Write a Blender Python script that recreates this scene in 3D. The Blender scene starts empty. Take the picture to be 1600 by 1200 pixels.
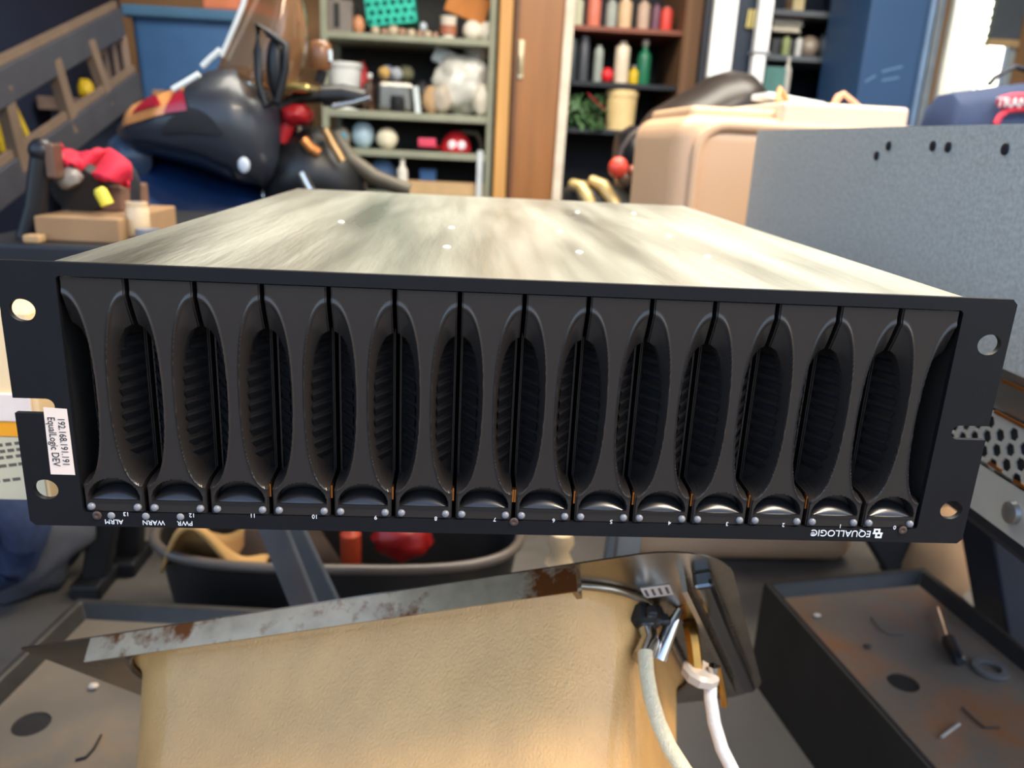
import bpy, bmesh, math, random
from mathutils import Vector, Matrix, noise
random.seed(7)
scn = bpy.context.scene
COL = scn.collection
PI = math.pi

# ------------------------------------------------------------------ camera
Z0 = 0.65                                     # height of the array's underside
FPX, PITCH, YAW, ROLL = 1251.4, 0.29635, 0.06379, 0.05017
CAM = Vector((-0.02795, -0.37294, Z0 + 0.19559))
_f = Vector((math.sin(YAW)*math.cos(PITCH), math.cos(YAW)*math.cos(PITCH), -math.sin(PITCH)))
_r0 = Vector((math.cos(YAW), -math.sin(YAW), 0)); _u0 = _r0.cross(_f)
RT = math.cos(ROLL)*_r0 + math.sin(ROLL)*_u0
UP = -math.sin(ROLL)*_r0 + math.cos(ROLL)*_u0
cd = bpy.data.cameras.new('camera'); co = bpy.data.objects.new('camera', cd); COL.objects.link(co)
co.matrix_world = Matrix.Translation(CAM) @ Matrix((RT, UP, -_f)).transposed().to_4x4()
cd.sensor_width = 36; cd.lens = FPX/1600*36; cd.clip_start = 0.02; cd.clip_end = 60
cd.dof.use_dof = True; cd.dof.focus_distance = 0.41; cd.dof.aperture_fstop = 9.0
scn.camera = co

# ------------------------------------------------------------------ sky, light, exposure
scn.view_settings.view_transform = 'Standard'; scn.view_settings.look = 'None'
scn.view_settings.gamma = 1; scn.view_settings.use_curve_mapping = False
scn.view_settings.exposure = 1.05
w = bpy.data.worlds.new('sky'); scn.world = w; w.use_nodes = True
bg = w.node_tree.nodes['Background']; bg.inputs[1].default_value = 0.42
sky = w.node_tree.nodes.new('ShaderNodeTexSky'); sky.sky_type = 'NISHITA'; sky.sun_disc = False
sky.sun_elevation = math.radians(38); sky.sun_rotation = math.radians(55); sky.air_density = 1.0; sky.dust_density = 5.0; sky.ozone_density = 1.0
w.node_tree.links.new(sky.outputs[0], bg.inputs[0])
def area(name, loc, target, sx, sy, power, col):
    l = bpy.data.lights.new(name, 'AREA'); l.shape = 'RECTANGLE'; l.size = sx; l.size_y = sy; l.energy = power; l.color = col
    o = bpy.data.objects.new(name, l); COL.objects.link(o); o.location = loc
    o.rotation_euler = (Vector(target)-Vector(loc)).to_track_quat('-Z', 'Y').to_euler(); return o
area('ceiling_lamp_light', (0.5, 1.7, 2.44), (0.5, 1.7, 0), 2.4, 1.0, 60, (1.0, 0.93, 0.80))
area('front_warm_fill', (1.0, -0.5, 2.44), (0.9, -0.4, 0), 1.2, 0.3, 44, (1.0, 0.84, 0.62))  # unseen warm fill, added to brighten the sink and its highlight

# ------------------------------------------------------------------ pixel helpers (1600 x 1200 frame)
def ray(px, py): return _f + RT*((px-800)/FPX) + UP*((600-py)/FPX)
def PY(px, py, y): d = ray(px, py); return CAM + d*((y-CAM.y)/d.y)
def PZ(px, py, z): d = ray(px, py); return CAM + d*((z-CAM.z)/d.z)
def PX(px, py, x): d = ray(px, py); return CAM + d*((x-CAM.x)/d.x)
def span(px0, py0, px1, py1, y):
    mx, my = (px0+px1)/2, (py0+py1)/2
    return PY(px0, my, y).x, PY(px1, my, y).x, PY(mx, py1, y).z, PY(mx, py0, y).z

# ------------------------------------------------------------------ materials
MATS = {}
def lin(c):
    o = []
    for v in c[:3]:
        v = v/255.0; o.append(v/12.92 if v <= .04045 else ((v+.055)/1.055)**2.4)
    return o
def M(name, col, rough=.5, metal=0, var=.12, scale=14, bump=0, bscale=80, coat=0, spec=.5, trans=0, alpha=1,
      streak=(1, 1, 1), second=None, emit=0, sss=0, rvar=0, sheen=0):
    if name in MATS: return MATS[name]
    m = bpy.data.materials.new(name); m.use_nodes = True; nt = m.node_tree; N = nt.nodes; L = nt.links
    p = N['Principled BSDF']
    tc = N.new('ShaderNodeTexCoord'); mp = N.new('ShaderNodeMapping'); mp.inputs['Scale'].default_value = streak
    L.new(tc.outputs['Object'], mp.inputs['Vector'])
    nz = N.new('ShaderNodeTexNoise'); nz.inputs['Scale'].default_value = scale; nz.inputs['Detail'].default_value = 5
    L.new(mp.outputs[0], nz.inputs['Vector'])
    c = lin(col); mr = N.new('ShaderNodeMapRange'); mr.inputs[1].default_value = .3; mr.inputs[2].default_value = .7
    L.new(nz.outputs[0], mr.inputs[0])
    mx = N.new('ShaderNodeMix'); mx.data_type = 'RGBA'
    mx.inputs[6].default_value = [min(1, x*(1-var)) for x in c]+[1]; mx.inputs[7].default_value = [min(1, x*(1+var)) for x in c]+[1]
    L.new(mr.outputs[0], mx.inputs[0]); out = mx.outputs[2]
    if second:
        c2, lo, hi, sc = second
        n2 = N.new('ShaderNodeTexNoise'); n2.inputs['Scale'].default_value = sc; n2.inputs['Detail'].default_value = 7
        n2.inputs['Roughness'].default_value = .65
        L.new(mp.outputs[0], n2.inputs['Vector'])
        r2 = N.new('ShaderNodeMapRange'); r2.inputs[1].default_value = lo; r2.inputs[2].default_value = hi
        L.new(n2.outputs[0], r2.inputs[0])
        m2 = N.new('ShaderNodeMix'); m2.data_type = 'RGBA'; m2.inputs[7].default_value = lin(c2)+[1]
        L.new(r2.outputs[0], m2.inputs[0]); L.new(out, m2.inputs[6]); out = m2.outputs[2]
    L.new(out, p.inputs['Base Color'])
    p.inputs['Roughness'].default_value = rough; p.inputs['Metallic'].default_value = metal
    if rvar:
        rr = N.new('ShaderNodeMapRange'); rr.inputs[1].default_value = .3; rr.inputs[2].default_value = .7
        rr.inputs[3].default_value = max(.03, rough-rvar); rr.inputs[4].default_value = min(1, rough+rvar)
        n3 = N.new('ShaderNodeTexNoise'); n3.inputs['Scale'].default_value = scale*.6; n3.inputs['Detail'].default_value = 6
        L.new(mp.outputs[0], n3.inputs['Vector']); L.new(n3.outputs[0], rr.inputs[0]); L.new(rr.outputs[0], p.inputs['Roughness'])
    p.inputs['Specular IOR Level'].default_value = spec
    if coat: p.inputs['Coat Weight'].default_value = coat; p.inputs['Coat Roughness'].default_value = .08
    if trans: p.inputs['Transmission Weight'].default_value = trans
    if alpha < 1: p.inputs['Alpha'].default_value = alpha
    if sss: p.inputs['Subsurface Weight'].default_value = sss; p.inputs['Subsurface Radius'].default_value = (.02, .012, .006)
    if sheen: p.inputs['Sheen Weight'].default_value = sheen
    if emit: p.inputs['Emission Color'].default_value = c+[1]; p.inputs['Emission Strength'].default_value = emit
    if bump:
        nb = N.new('ShaderNodeTexNoise'); nb.inputs['Scale'].default_value = bscale; nb.inputs['Detail'].default_value = 4
        L.new(mp.outputs[0], nb.inputs['Vector']); b = N.new('ShaderNodeBump'); b.inputs['Strength'].default_value = bump
        b.inputs['Distance'].default_value = .004; L.new(nb.outputs[0], b.inputs['Height']); L.new(b.outputs[0], p.inputs['Normal'])
    MATS[name] = m; return m

# ------------------------------------------------------------------ mesh builder
OFF = {}; WM = {}
class MB:
    def __init__(s): s.bm = bmesh.new()
    def box(s, x0, x1, y0, y1, z0, z1, T=None):
        vs = [Vector((x, y, z)) for z in (z0, z1) for y in (y0, y1) for x in (x0, x1)]
        if T: vs = [T @ v for v in vs]
        v = [s.bm.verts.new(p) for p in vs]
        for f in ((0, 2, 3, 1), (4, 5, 7, 6), (0, 1, 5, 4), (2, 6, 7, 3), (0, 4, 6, 2), (1, 3, 7, 5)): s.bm.faces.new([v[i] for i in f])
        return s
    def bar(s, p0, p1, w, h, up=(0, 0, 1)):
        p0, p1 = Vector(p0), Vector(p1); d = (p1-p0); L = d.length; d.normalize(); u = Vector(up)
        sd = d.cross(u); sd.normalize(); u = sd.cross(d)
        T = Matrix.Translation(p0) @ Matrix((d, sd, u)).transposed().to_4x4()
        return s.box(0, L, -w/2, w/2, -h/2, h/2, T)
    def rings(s, R, cap=True, closed=False):
        V = [[s.bm.verts.new(p) for p in r] for r in R]; n = len(V[0])
        rng = range(len(V)) if closed else range(len(V)-1)
        for i in rng:
            a, b = V[i], V[(i+1) % len(V)]
            for j in range(n): s.bm.faces.new((a[j], a[(j+1) % n], b[(j+1) % n], b[j]))
        if cap and not closed: s.bm.faces.new(V[0][::-1]); s.bm.faces.new(V[-1])
        return s
    def tube(s, pts, r, seg=10, closed=False, flat=1.0):
        pts = [Vector(p) for p in pts]; n = len(pts); R = []; ref = None
        for i, p in enumerate(pts):
            if closed: d = pts[(i+1) % n]-pts[i-1]
            else: d = pts[min(i+1, n-1)]-pts[max(i-1, 0)]
            d.normalize()
            if ref is None:
                ref = Vector((0, 0, 1)) if abs(d.z) < .9 else Vector((1, 0, 0))
            a = d.cross(ref); a.normalize(); b = a.cross(d); ref = b
            rr = r[i] if isinstance(r, (list, tuple)) else r
            R.append([p+a*math.cos(2*PI*k/seg)*rr+b*math.sin(2*PI*k/seg)*rr*flat for k in range(seg)])
        return s.rings(R, True, closed)
    def lathe(s, c, prof, seg=20, T=None):
        c = Vector(c); R = []
        for r, z in prof:
            ring = [Vector((max(r, 1e-4)*math.cos(2*PI*k/seg), max(r, 1e-4)*math.sin(2*PI*k/seg), z)) for k in range(seg)]
            R.append([c+(T @ v if T else v) for v in ring])
        return s.rings(R)
    def prism(s, poly, vec):
        vec = Vector(vec); a = [s.bm.verts.new(p) for p in poly]; b = [s.bm.verts.new(Vector(p)+vec) for p in poly]; n = len(a)
        s.bm.faces.new(a); s.bm.faces.new(b[::-1])
        for i in range(n): s.bm.faces.new((a[i], b[i], b[(i+1) % n], a[(i+1) % n]))
        return s
    def grid(s, fn, nu, nv):
        V = [[s.bm.verts.new(fn(i/nu, j/nv)) for j in range(nv+1)] for i in range(nu+1)]
        for i in range(nu):
            for j in range(nv): s.bm.faces.new((V[i][j], V[i+1][j], V[i+1][j+1], V[i][j+1]))
        return s
    def ball(s, c, r, sub=3, amp=0, freq=1.5, seed=0, squash=None):
        r = Vector(r) if not isinstance(r, (int, float)) else Vector((r, r, r)); c = Vector(c)
        g = bmesh.ops.create_icosphere(s.bm, subdivisions=sub, radius=1)
        for v in g['verts']:
            d = v.co.normalized(); k = 1.0
            if amp:
                k += amp*noise.noise(d*freq+Vector((seed*3.1, seed*1.7, 0)))+amp*.5*noise.noise(d*freq*2.7+Vector((0, seed*2.3, seed)))
            q = Vector((d.x*r.x*k, d.y*r.y*k, d.z*r.z*k))
            if squash is not None and q.z < -r.z*squash: q.z = -r.z*squash
            v.co = c+q
        return s
    def build(s, name, mat, parent=None, smooth=None, bevel=0, seg=2, solid=0, subsurf=0):
        bmesh.ops.recalc_face_normals(s.bm, faces=s.bm.faces)
        me = bpy.data.meshes.new(name)
        off = Vector((0, 0, 0))
        if parent is not None: off = OFF[parent]
        if off.length: bmesh.ops.translate(s.bm, verts=s.bm.verts, vec=-off)
        s.bm.to_mesh(me); s.bm.free(); me.materials.append(mat)
        if smooth is not None:
            me.shade_smooth(); me.set_sharp_from_angle(angle=math.radians(smooth))
        o = bpy.data.objects.new(name, me); COL.objects.link(o)
        if parent is not None: o.parent = parent
        OFF[o] = off
        if solid: md = o.modifiers.new('solid', 'SOLIDIFY'); md.thickness = solid; md.offset = 0
        if bevel: md = o.modifiers.new('bevel', 'BEVEL'); md.width = bevel; md.segments = seg; md.limit_method = 'ANGLE'
        if subsurf: md = o.modifiers.new('sub', 'SUBSURF'); md.levels = md.render_levels = subsurf
        return o
def tag(o, label, cat, group=None, kind=None):
    if label: o['label'] = label
    if cat: o['category'] = cat
    if group: o['group'] = group
    if kind: o['kind'] = kind
    return o
def solo(mb, name, mat, label, cat, group=None, **k):
    xs = [v.co.copy() for v in mb.bm.verts]
    b = Vector((sum(v.x for v in xs)/len(xs), sum(v.y for v in xs)/len(xs), min(v.z for v in xs)))
    bmesh.ops.translate(mb.bm, verts=mb.bm.verts, vec=-b)
    o = mb.build(name, mat, None, **k); o.location = b; OFF[o] = b
    return tag(o, label, cat, group)
def thing(name, label, cat, loc, group=None):
    o = bpy.data.objects.new(name, None); COL.objects.link(o); o.location = loc; o.empty_display_size = .05
    OFF[o] = Vector(loc); return tag(o, label, cat, group)
def struct(mb, name, mat, **k):
    o = mb.build(name, mat, None, **k); o['kind'] = 'structure'; return o
def inst(name, me, parent, world, mat=None):
    """one piece of its own sharing a mesh; world = matrix or point"""
    o = bpy.data.objects.new(name, me); COL.objects.link(o); o.parent = parent
    T = world if isinstance(world, Matrix) else Matrix.Translation(Vector(world))
    o.matrix_local = WM.get(parent, Matrix.Translation(OFF[parent])).inverted() @ T; WM[o] = T; OFF[o] = T.translation.copy(); return o
def mesh_of(mb, name, mat, smooth=None):
    bmesh.ops.recalc_face_normals(mb.bm, faces=mb.bm.faces)
    me = bpy.data.meshes.new(name); mb.bm.to_mesh(me); mb.bm.free(); me.materials.append(mat)
    if smooth is not None: me.shade_smooth(); me.set_sharp_from_angle(angle=math.radians(smooth))
    return me
def curve_mesh(name, polys, thick, mat):
    """filled 2-D outline with holes -> mesh in local XY, extruded by thick"""
    cu = bpy.data.curves.new(name, 'CURVE'); cu.dimensions = '2D'; cu.fill_mode = 'BOTH'; cu.extrude = thick/2
    for p in polys:
        sp = cu.splines.new('POLY'); sp.points.add(len(p)-1); sp.use_cyclic_u = True
        for q, (x, y) in zip(sp.points, p): q.co = (x, y, 0, 1)
    t = bpy.data.objects.new(name, cu); COL.objects.link(t)
    dg = bpy.context.evaluated_depsgraph_get(); dg.update()
    me = bpy.data.meshes.new_from_object(t.evaluated_get(dg)); me.name = name
    bpy.data.objects.remove(t); bpy.data.curves.remove(cu)
    me.materials.clear(); me.materials.append(mat); return me
def text_obj(name, body, size, mat, parent, T, depth=.0001, sx=1.0, spacing=1.0):
    cu = bpy.data.curves.new(name, 'FONT'); cu.body = body; cu.size = size; cu.align_x = 'CENTER'; cu.align_y = 'CENTER'; cu.extrude = depth
    cu.space_character = spacing
    t = bpy.data.objects.new(name, cu); COL.objects.link(t)
    dg = bpy.context.evaluated_depsgraph_get(); dg.update()
    me = bpy.data.meshes.new_from_object(t.evaluated_get(dg)); me.name = name
    bpy.data.objects.remove(t); bpy.data.curves.remove(cu)
    me.materials.clear(); me.materials.append(mat)
    if sx != 1: me.transform(Matrix.Diagonal((sx, 1, 1, 1)))
    return inst(name, me, parent, T)
def circ(cx, cy, r, n=28, ry=None): return [(cx+r*math.cos(2*PI*k/n), cy+(ry or r)*math.sin(2*PI*k/n)) for k in range(n)]
def ss(x): x = max(0, min(1, x)); return x*x*(3-2*x)
def face_xz(y): # local XY -> world XZ at depth y, facing the viewer (-y)
    return Matrix.Translation((0, y, 0)) @ Matrix.Rotation(PI/2, 4, 'X')
def loft(stations, y, half, n=18, mb=None, pw=2.0):
    """stations (px, py_top, py_bottom, half depth factor): rounded body around plane y"""
    mb = mb or MB(); R = []
    for px, a, b, k in stations:
        t, bt = PY(px, a, y), PY(px, b, y); c = (t+bt)/2; h = (t.z-bt.z)/2; r = []
        for i in range(n):
            th = 2*PI*i/n; cs, sn = math.cos(th), math.sin(th)
            r.append(Vector((c.x+(t.x-bt.x)/2*sn, y+half*k*math.copysign(abs(cs)**(2/pw), cs), c.z+h*math.copysign(abs(sn)**(2/pw), sn))))
        R.append(r)
    return mb.rings(R)

# ================================================================== the garage
XL, XR, YB, YF, HC = -1.74, 3.6, 3.95, -1.6, 2.5
concrete = M('concrete', (94, 89, 84), .85, var=.2, scale=3, bump=.15, bscale=40, second=((62, 57, 52), .5, .7, 2.2))
wallmat = M('wall_tan', (150, 112, 76), .7, var=.1, scale=2.5, streak=(1, 1, .15))
navy = M('wall_navy', (22, 32, 58), .75, var=.2, scale=3)
white_c = M('ceiling_white', (205, 198, 186), .9, var=.04)
struct(MB().box(XL-.1, XR+.1, YF-3.0, YB+.1, -.1, 0), 'floor', concrete)
struct(MB().box(XL-.1, XR+.1, -.7, YB+.1, HC, HC+.1), 'ceiling', white_c)
struct(MB().box(XL-.1, XL, .7, YB+.1, 0, HC), 'wall_left', navy)
struct(MB().box(XR, XR+.1, .7, YB+.1, 0, HC), 'wall_right', M('wall_cream', (196, 186, 168), .8, var=.05))
WX0, WX1, WZ0, WZ1 = PY(1470, 90, YB).x, PY(1594, 60, YB).x, .98, 2.05
bw = MB().box(XL, WX0, YB, YB+.1, 0, HC).box(WX1, XR, YB, YB+.1, 0, HC).box(WX0, WX1, YB, YB+.1, 0, WZ0).box(WX0, WX1, YB, YB+.1, WZ1, HC)
struct(bw, 'wall_back', wallmat)

# window with its frame, pane, blind
frame_m = M('window_frame', (176, 184, 190), .5, var=.05)
wn = MB()
for a, b in ((WX0, WX0+.035), (WX1-.03, WX1)): wn.box(a, b, YB+.01, YB+.07, WZ0, WZ1)
wn.box(WX0, WX1, YB+.01, YB+.07, WZ0, WZ0+.04).box(WX0, WX1, YB+.01, YB+.07, WZ1-.04, WZ1)
win = struct(wn, 'window_1', frame_m)
MB().box(WX0-.04, WX1+.04, YB-.05, YB+.02, WZ0-.03, WZ0).build('window_sill', M('sill', (214, 206, 190), .6), win)
MB().box(WX0+.035, WX1-.03, YB+.035, YB+.04, WZ0+.04, WZ1-.04).build('pane', M('clear_glass', (245, 250, 250), .02, trans=1, var=0), win)
# ------------------------------------------------------------------ lace curtain and blind
lace = M('lace', (238, 244, 238), .8, var=.03, alpha=1)
nt_ = lace.node_tree; tr_ = nt_.nodes.new('ShaderNodeBsdfTranslucent'); tr_.inputs[0].default_value = (.95, .97, .95, 1); tp_ = nt_.nodes.new('ShaderNodeBsdfTransparent')
m1_ = nt_.nodes.new('ShaderNodeMixShader'); m1_.inputs[0].default_value = .6; m2_ = nt_.nodes.new('ShaderNodeMixShader'); m2_.inputs[0].default_value = .35
nt_.links.new(nt_.nodes['Principled BSDF'].outputs[0], m1_.inputs[1]); nt_.links.new(tr_.outputs[0], m1_.inputs[2]); nt_.links.new(m1_.outputs[0], m2_.inputs[1]); nt_.links.new(tp_.outputs[0], m2_.inputs[2])
nt_.links.new(m2_.outputs[0], nt_.nodes['Material Output'].inputs[0])
ca, cb = PY(1474, 90, YB-.06), PY(1537, 60, YB-.06)
cur = thing('lace_curtain', 'sheer white lace curtain with scalloped edge hanging in the window', 'curtain', (ca.x, YB-.06, WZ0))
zt = WZ1+.08
MB().grid(lambda u, v: Vector((ca.x+(cb.x-ca.x)*u, YB-.06+.012*math.sin(u*26), WZ0+.02+(zt-WZ0)*v)), 40, 4).build('cloth', lace, cur, smooth=60, solid=.002)
edge = M('lace_edge', (128, 148, 120), .8)
sc = mesh_of(MB().tube([(.03*math.cos(t*PI/6), 0, .022*math.sin(t*PI/6)) for t in range(-3, 4)], .005, 6), 'scallop', edge)
for k in range(26): inst('scallop', sc, cur, (cb.x-.012, YB-.075, WZ0+.05+k*.041))
bl0, bl1 = PY(1541, 60, YB-.02), PY(1590, 68, YB-.02)
bld = thing('roller_blind', 'grey roller blind half drawn over the window pane', 'blind', (bl0.x, YB-.02, bl0.z))
MB().box(bl0.x, bl1.x, YB-.022, YB-.018, bl0.z, WZ1+.02).build('blind_cloth', M('blind_grey', (96, 104, 116), .8, var=.05), bld)
MB().box(bl0.x-.005, bl1.x+.005, YB-.03, YB-.012, bl1.z-.02, bl0.z).build('bottom_rail', M('rail_cream', (212, 178, 132), .5), bld, bevel=.004)
MB().tube([(bl0.x, YB-.02, WZ1+.03), (bl1.x, YB-.02, WZ1+.03)], .022, 12).build('roller', frame_m, bld, smooth=40)

# ================================================================== disk array (lies upside down)
W, H, DEP = .4826, .1325, .562
blackp = M('array_plastic', (40, 36, 34), .27, var=.08, scale=30, bump=.03, bscale=900, spec=.5)
platem = M('array_plate', (18, 18, 21), .5, var=.1, scale=40, bump=.03, bscale=1200, spec=.25)
darkm = M('array_dark', (10, 10, 12), .6, var=.1)
galv = M('galvanised_lid', (186, 187, 176), .36, 1, var=.10, scale=38, bump=.14, bscale=190, rvar=.10, streak=(1, .10, 1), second=((148, 148, 138), .5, .72, 11))
printm = M('white_print', (225, 225, 228), .6, var=.02)
arr = thing('disk_array', 'black fourteen-bay disk array lying upside down with a bare metal top', 'disk array', (0, 0, Z0))
RB = .0025
def rrect(x0, x1, z0, z1, r, n=4):
    o = []
    for cx, cz, a0 in ((x1-r, z0+r, -PI/2), (x1-r, z1-r, 0), (x0+r, z1-r, PI/2), (x0+r, z0+r, PI)):
        for k in range(n+1): a = a0+PI/2*k/n; o.append((cx+r*math.cos(a), cz+r*math.sin(a)))
    return o
hw = W/2
nz0, nz1, nd = .0592, .0668, .0152
out = [(-hw+RB, 0), (hw-RB, 0), (hw, RB), (hw, nz0)]
out += [(hw-nd+.0038*math.cos(a), .063+.0038*math.sin(a)) for a in [(-PI/2-PI*k/8) for k in range(9)]]
out += [(hw, nz1), (hw, H-RB), (hw-RB, H), (-hw+RB, H), (-hw, H-RB), (-hw, nz1)]
out += [(-hw+nd+.0038*math.cos(a), .063+.0038*math.sin(a)) for a in [(PI/2-PI*k/8) for k in range(9)]]
out += [(-hw, nz0), (-hw, RB)]
BX0, BX1, BZ0, BZ1 = -.2150, .2150, .0078, .1262
holes = [rrect(BX0, BX1, BZ0, BZ1, .002)]
for sx in (-1, 1):
    for hz in (.0195, .1095): holes.append(circ(sx*(hw-.0097), hz, .0060, 28, .0053))
me = curve_mesh('face_plate', [out]+holes, .003, platem); me.transform(Matrix.Rotation(PI/2, 4, 'X'))
inst('face_plate', me, arr, (0, .0015, Z0))
# case
cs = MB()
cx = .2195
cs.box(-cx, cx, .003, DEP, Z0+.001, Z0+.0025).box(-cx, -cx+.0015, .003, DEP, Z0+.001, Z0+.128).box(cx-.0015, cx, .003, DEP, Z0+.001, Z0+.128)
cs.box(-cx, cx, DEP-.0015, DEP, Z0+.001, Z0+.128)
cs.build('case', M('case_steel', (190, 188, 182), .4, 1, var=.08), arr)
MB().box(-.2185, .2185, .13, .15, Z0+.003, Z0+.129).build('bay_divider', darkm, arr)
lid = MB().box(-.2205, .2205, .002, DEP+.001, Z0+.1292, Z0+.1312).build('lid', galv, arr, bevel=.0006)
rv = mesh_of(MB().lathe((0, 0, 0), [(.0026, 0), (.0024, .0006), (.001, .0011), (0, .0012)], 12), 'rivet', M('rivet_bright', (250, 244, 224), .35), 60)
for px, py in ((533, 347), (705, 356), (698, 386), (875, 362), (905, 394), (1045, 369), (902, 332), (990, 334), (1105, 401)):
    inst('rivet', rv, lid, PZ(px, py, Z0+.1312))

# drive carriers
PITCHX = .0307; CW = .0285
def depth(u, z):
    du = abs(abs(u)-PITCHX/2); dz = z-.0702
    eo = ((du/.0125)**2.4+(abs(dz)/.0480)**2.4)**(1/2.4)
    di = z-.0640                                  # cavity sits low in the scoop
    ei = ((du/.0104)**2.4+(abs(di)/(.0385 if di > 0 else .0395))**2.4)**(1/2.4)
    d = 0.0
    if eo < 1:
        if ei >= 1:                               # smooth scoop round the hollow
            f = (1-eo)/max(1e-6, (1-eo)+(ei-1)*.95); d = .0070*f**1.1
        else:                                     # ribbed cavity sloping in to the slit
            d = .0088+.0135*min(1, max(0, 1-(du-.0026)/.0078))
            if du < .0024: d = .0208
    if .88 < eo < 1.12: d -= .0006*math.exp(-((eo-1.0)/.03)**2)      # raised lip round the hollow
    # finger arch over the latch
    if abs(u) < .0125 and z > .0146:
        top = .0146+.0112*math.sqrt(1-(u/.0125)**2)
        if z < top: d = max(d, .009*min(1, (top-z)/.0012))
    # softened outer edges of the bar
    if abs(u) > CW/2-.0006: d += .0008
    return d
us = [-CW/2+CW*i/84 for i in range(85)]
zs = [BZ0+.0004+(BZ1-BZ0-.0010)*j/190 for j in range(191)]
cb_ = MB(); V = [[cb_.bm.verts.new((u, .0008+depth(u, z), z)) for z in zs] for u in us]
for i in range(84):
    for j in range(190): cb_.bm.faces.new((V[i][j], V[i+1][j], V[i+1][j+1], V[i][j+1]))
# carrier side skirts running back
loop = [V[i][0] for i in range(85)]+[V[84][j] for j in range(1, 191)]+[V[i][190] for i in range(83, -1, -1)]+[V[0][j] for j in range(189, 0, -1)]
back = [cb_.bm.verts.new((v.co.x, .05, v.co.z)) for v in loop]
for i in range(len(loop)):
    k = (i+1) % len(loop); cb_.bm.faces.new((loop[i], back[i], back[k], loop[k]))
carrier_me = mesh_of(cb_, 'drive_carrier', blackp, 48)
# louvre rib (shared), latch lever (shared), light pipe (shared), contact spring
rb = MB(); a, b = .0056, .0126
for s in (1,):
    q = [(a, .0092, -.0024), (a, .0066, .0014), (a, .0092, .0022), (b, .0208, -.0020), (b, .0188, .0010), (b, .0208, .0016)]
    v = [rb.bm.verts.new(p) for p in q]
    for f in ((0, 1, 2), (3, 5, 4), (0, 3, 4, 1), (1, 4, 5, 2), (0, 2, 5, 3)): rb.bm.faces.new([v[i] for i in f])
rib_me = mesh_of(rb, 'louvre_rib', M('rib_black', (22, 22, 24), .4, var=.08), None)
lt = MB()
def lf(u, v):
    x = -.0116+.0232*u; top = .0060*math.sqrt(max(0, 1-(x/.0119)**2))
    return Vector((x, .0012+.0065*v**1.6, .0140+top*v+.0002))
lt.grid(lf, 24, 8); lt.box(-.0122, .0122, .0002, .006, .0134, .0146)
latch_me = mesh_of(lt, 'latch_lever', M('latch_gloss', (26, 25, 26), .26, var=.05, coat=.2), 50)
lp = MB().lathe((0, 0, 0), [(.0019, 0), (.0019, .0007), (.0016, .0014), (.0009, .0018), (0, .0019)], 16, Matrix.Rotation(PI/2, 3, 'X'))
pipe_me = mesh_of(lp, 'light_pipe', M('light_pipe', (120, 120, 124), .25, var=.08, scale=400), 60)
sp_me = mesh_of(MB().box(-.0004, .0004, .001, .004, -.0035, .0035), 'contact_spring', M('copper', (214, 140, 74), .3, 1), None)
for i in range(14):
    x = -PITCHX*6.5+PITCHX*i
    c = inst('drive_carrier', carrier_me, arr, (x, 0, Z0))
    for sd in (-1, 1):
        for k in range(10):
            T = Matrix.Translation((x, 0, Z0+.0702+(k-5.2)*.0064)) @ Matrix.Diagonal((sd, 1, 1, 1))
            inst('louvre_rib', rib_me, c, T)
        inst('light_pipe', pipe_me, c, (x+sd*.0112, .0008, Z0+.0108))
    inst('latch_lever', latch_me, c, (x, 0, Z0))
    if 1 < i < 13: inst('contact_spring', sp_me, c, (x+PITCHX/2*(1 if i < 7 else -1)*.965, .002, Z0+.0205))
# print on the lower strip (reads upside down) : a point on the plate from a pixel
FY = -.0001
def mark(px, py): return PY(px, py, FY)
FLIP = Matrix.Rotation(PI/2, 4, 'X') @ Matrix.Rotation(PI, 4, 'Z')
nums = [(197, 803), (300, 805), (395, 805.5), (492, 807), (587, 808.5), (681, 810), (773, 811.5), (865, 813), (955, 815), (1046, 817), (1136, 818.5), (1224, 820), (1313, 822), (1398, 824)]
for i, (px, py) in enumerate(nums):
    text_obj('bay_number', str(13-i), .0031, printm, arr, Matrix.Translation(mark(px, py)) @ FLIP)
for px, py, t in ((178, 815, 'ALRM'), (240, 816.5, 'WARN'), (289, 817.5, 'PWR')):
    text_obj('lamp_caption', t, .0036, printm, arr, Matrix.Translation(mark(px, py)) @ FLIP)
led_me = mesh_of(MB().lathe((0, 0, 0), [(.0019, 0), (.0018, .0004), (.0009, .0007), (0, .0008)], 16, Matrix.Rotation(PI/2, 3, 'X')), 'indicator_lamp', M('lamp_grey', (128, 128, 130), .4, var=.1, scale=300), 60)
for px, py in ((174, 805.5), (228, 806.5), (282, 807.5)): inst('indicator_lamp', led_me, arr, mark(px, py))
scm = M('screw_dull', (92, 74, 66), .5, .6, var=.2, scale=300)
sc_me = mesh_of(MB().lathe((0, 0, 0), [(.0023, 0), (.0023, .0005), (.0017, .0009), (.0008, .0007), (0, .0004)], 16, Matrix.Rotation(PI/2, 3, 'X')), 'plate_screw', scm, 50)
for px, py in ((152, 805), (803, 815), (1410, 828)): inst('plate_screw', sc_me, arr, mark(px, py))
text_obj('maker_name', 'EQUALLOGIC', .0053, printm, arr, Matrix.Translation(mark(1314, 833)) @ FLIP, sx=1.0)
text_obj('maker_name', '®', .0030, printm, arr, Matrix.Translation(mark(1270, 834)) @ FLIP)
lg = MB(); c = mark(1371, 833.5)
for x0, x1, z0, z1 in ((-.0026, .0028, -.0004, .0005), (-.0023, -.0013, .0005, .0027), (-.0013, .0012, .0018, .0027), (.0002, .0012, .0005, .0018), (.0016, .0026, -.0027, -.0004), (-.0010, .0016, -.0027, -.0018), (-.0010, .0000, -.0018, -.0004)):
    lg.box(c.x+x0, c.x+x1, FY-.0001, FY+.0001, c.z+z0, c.z+z1)
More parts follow.
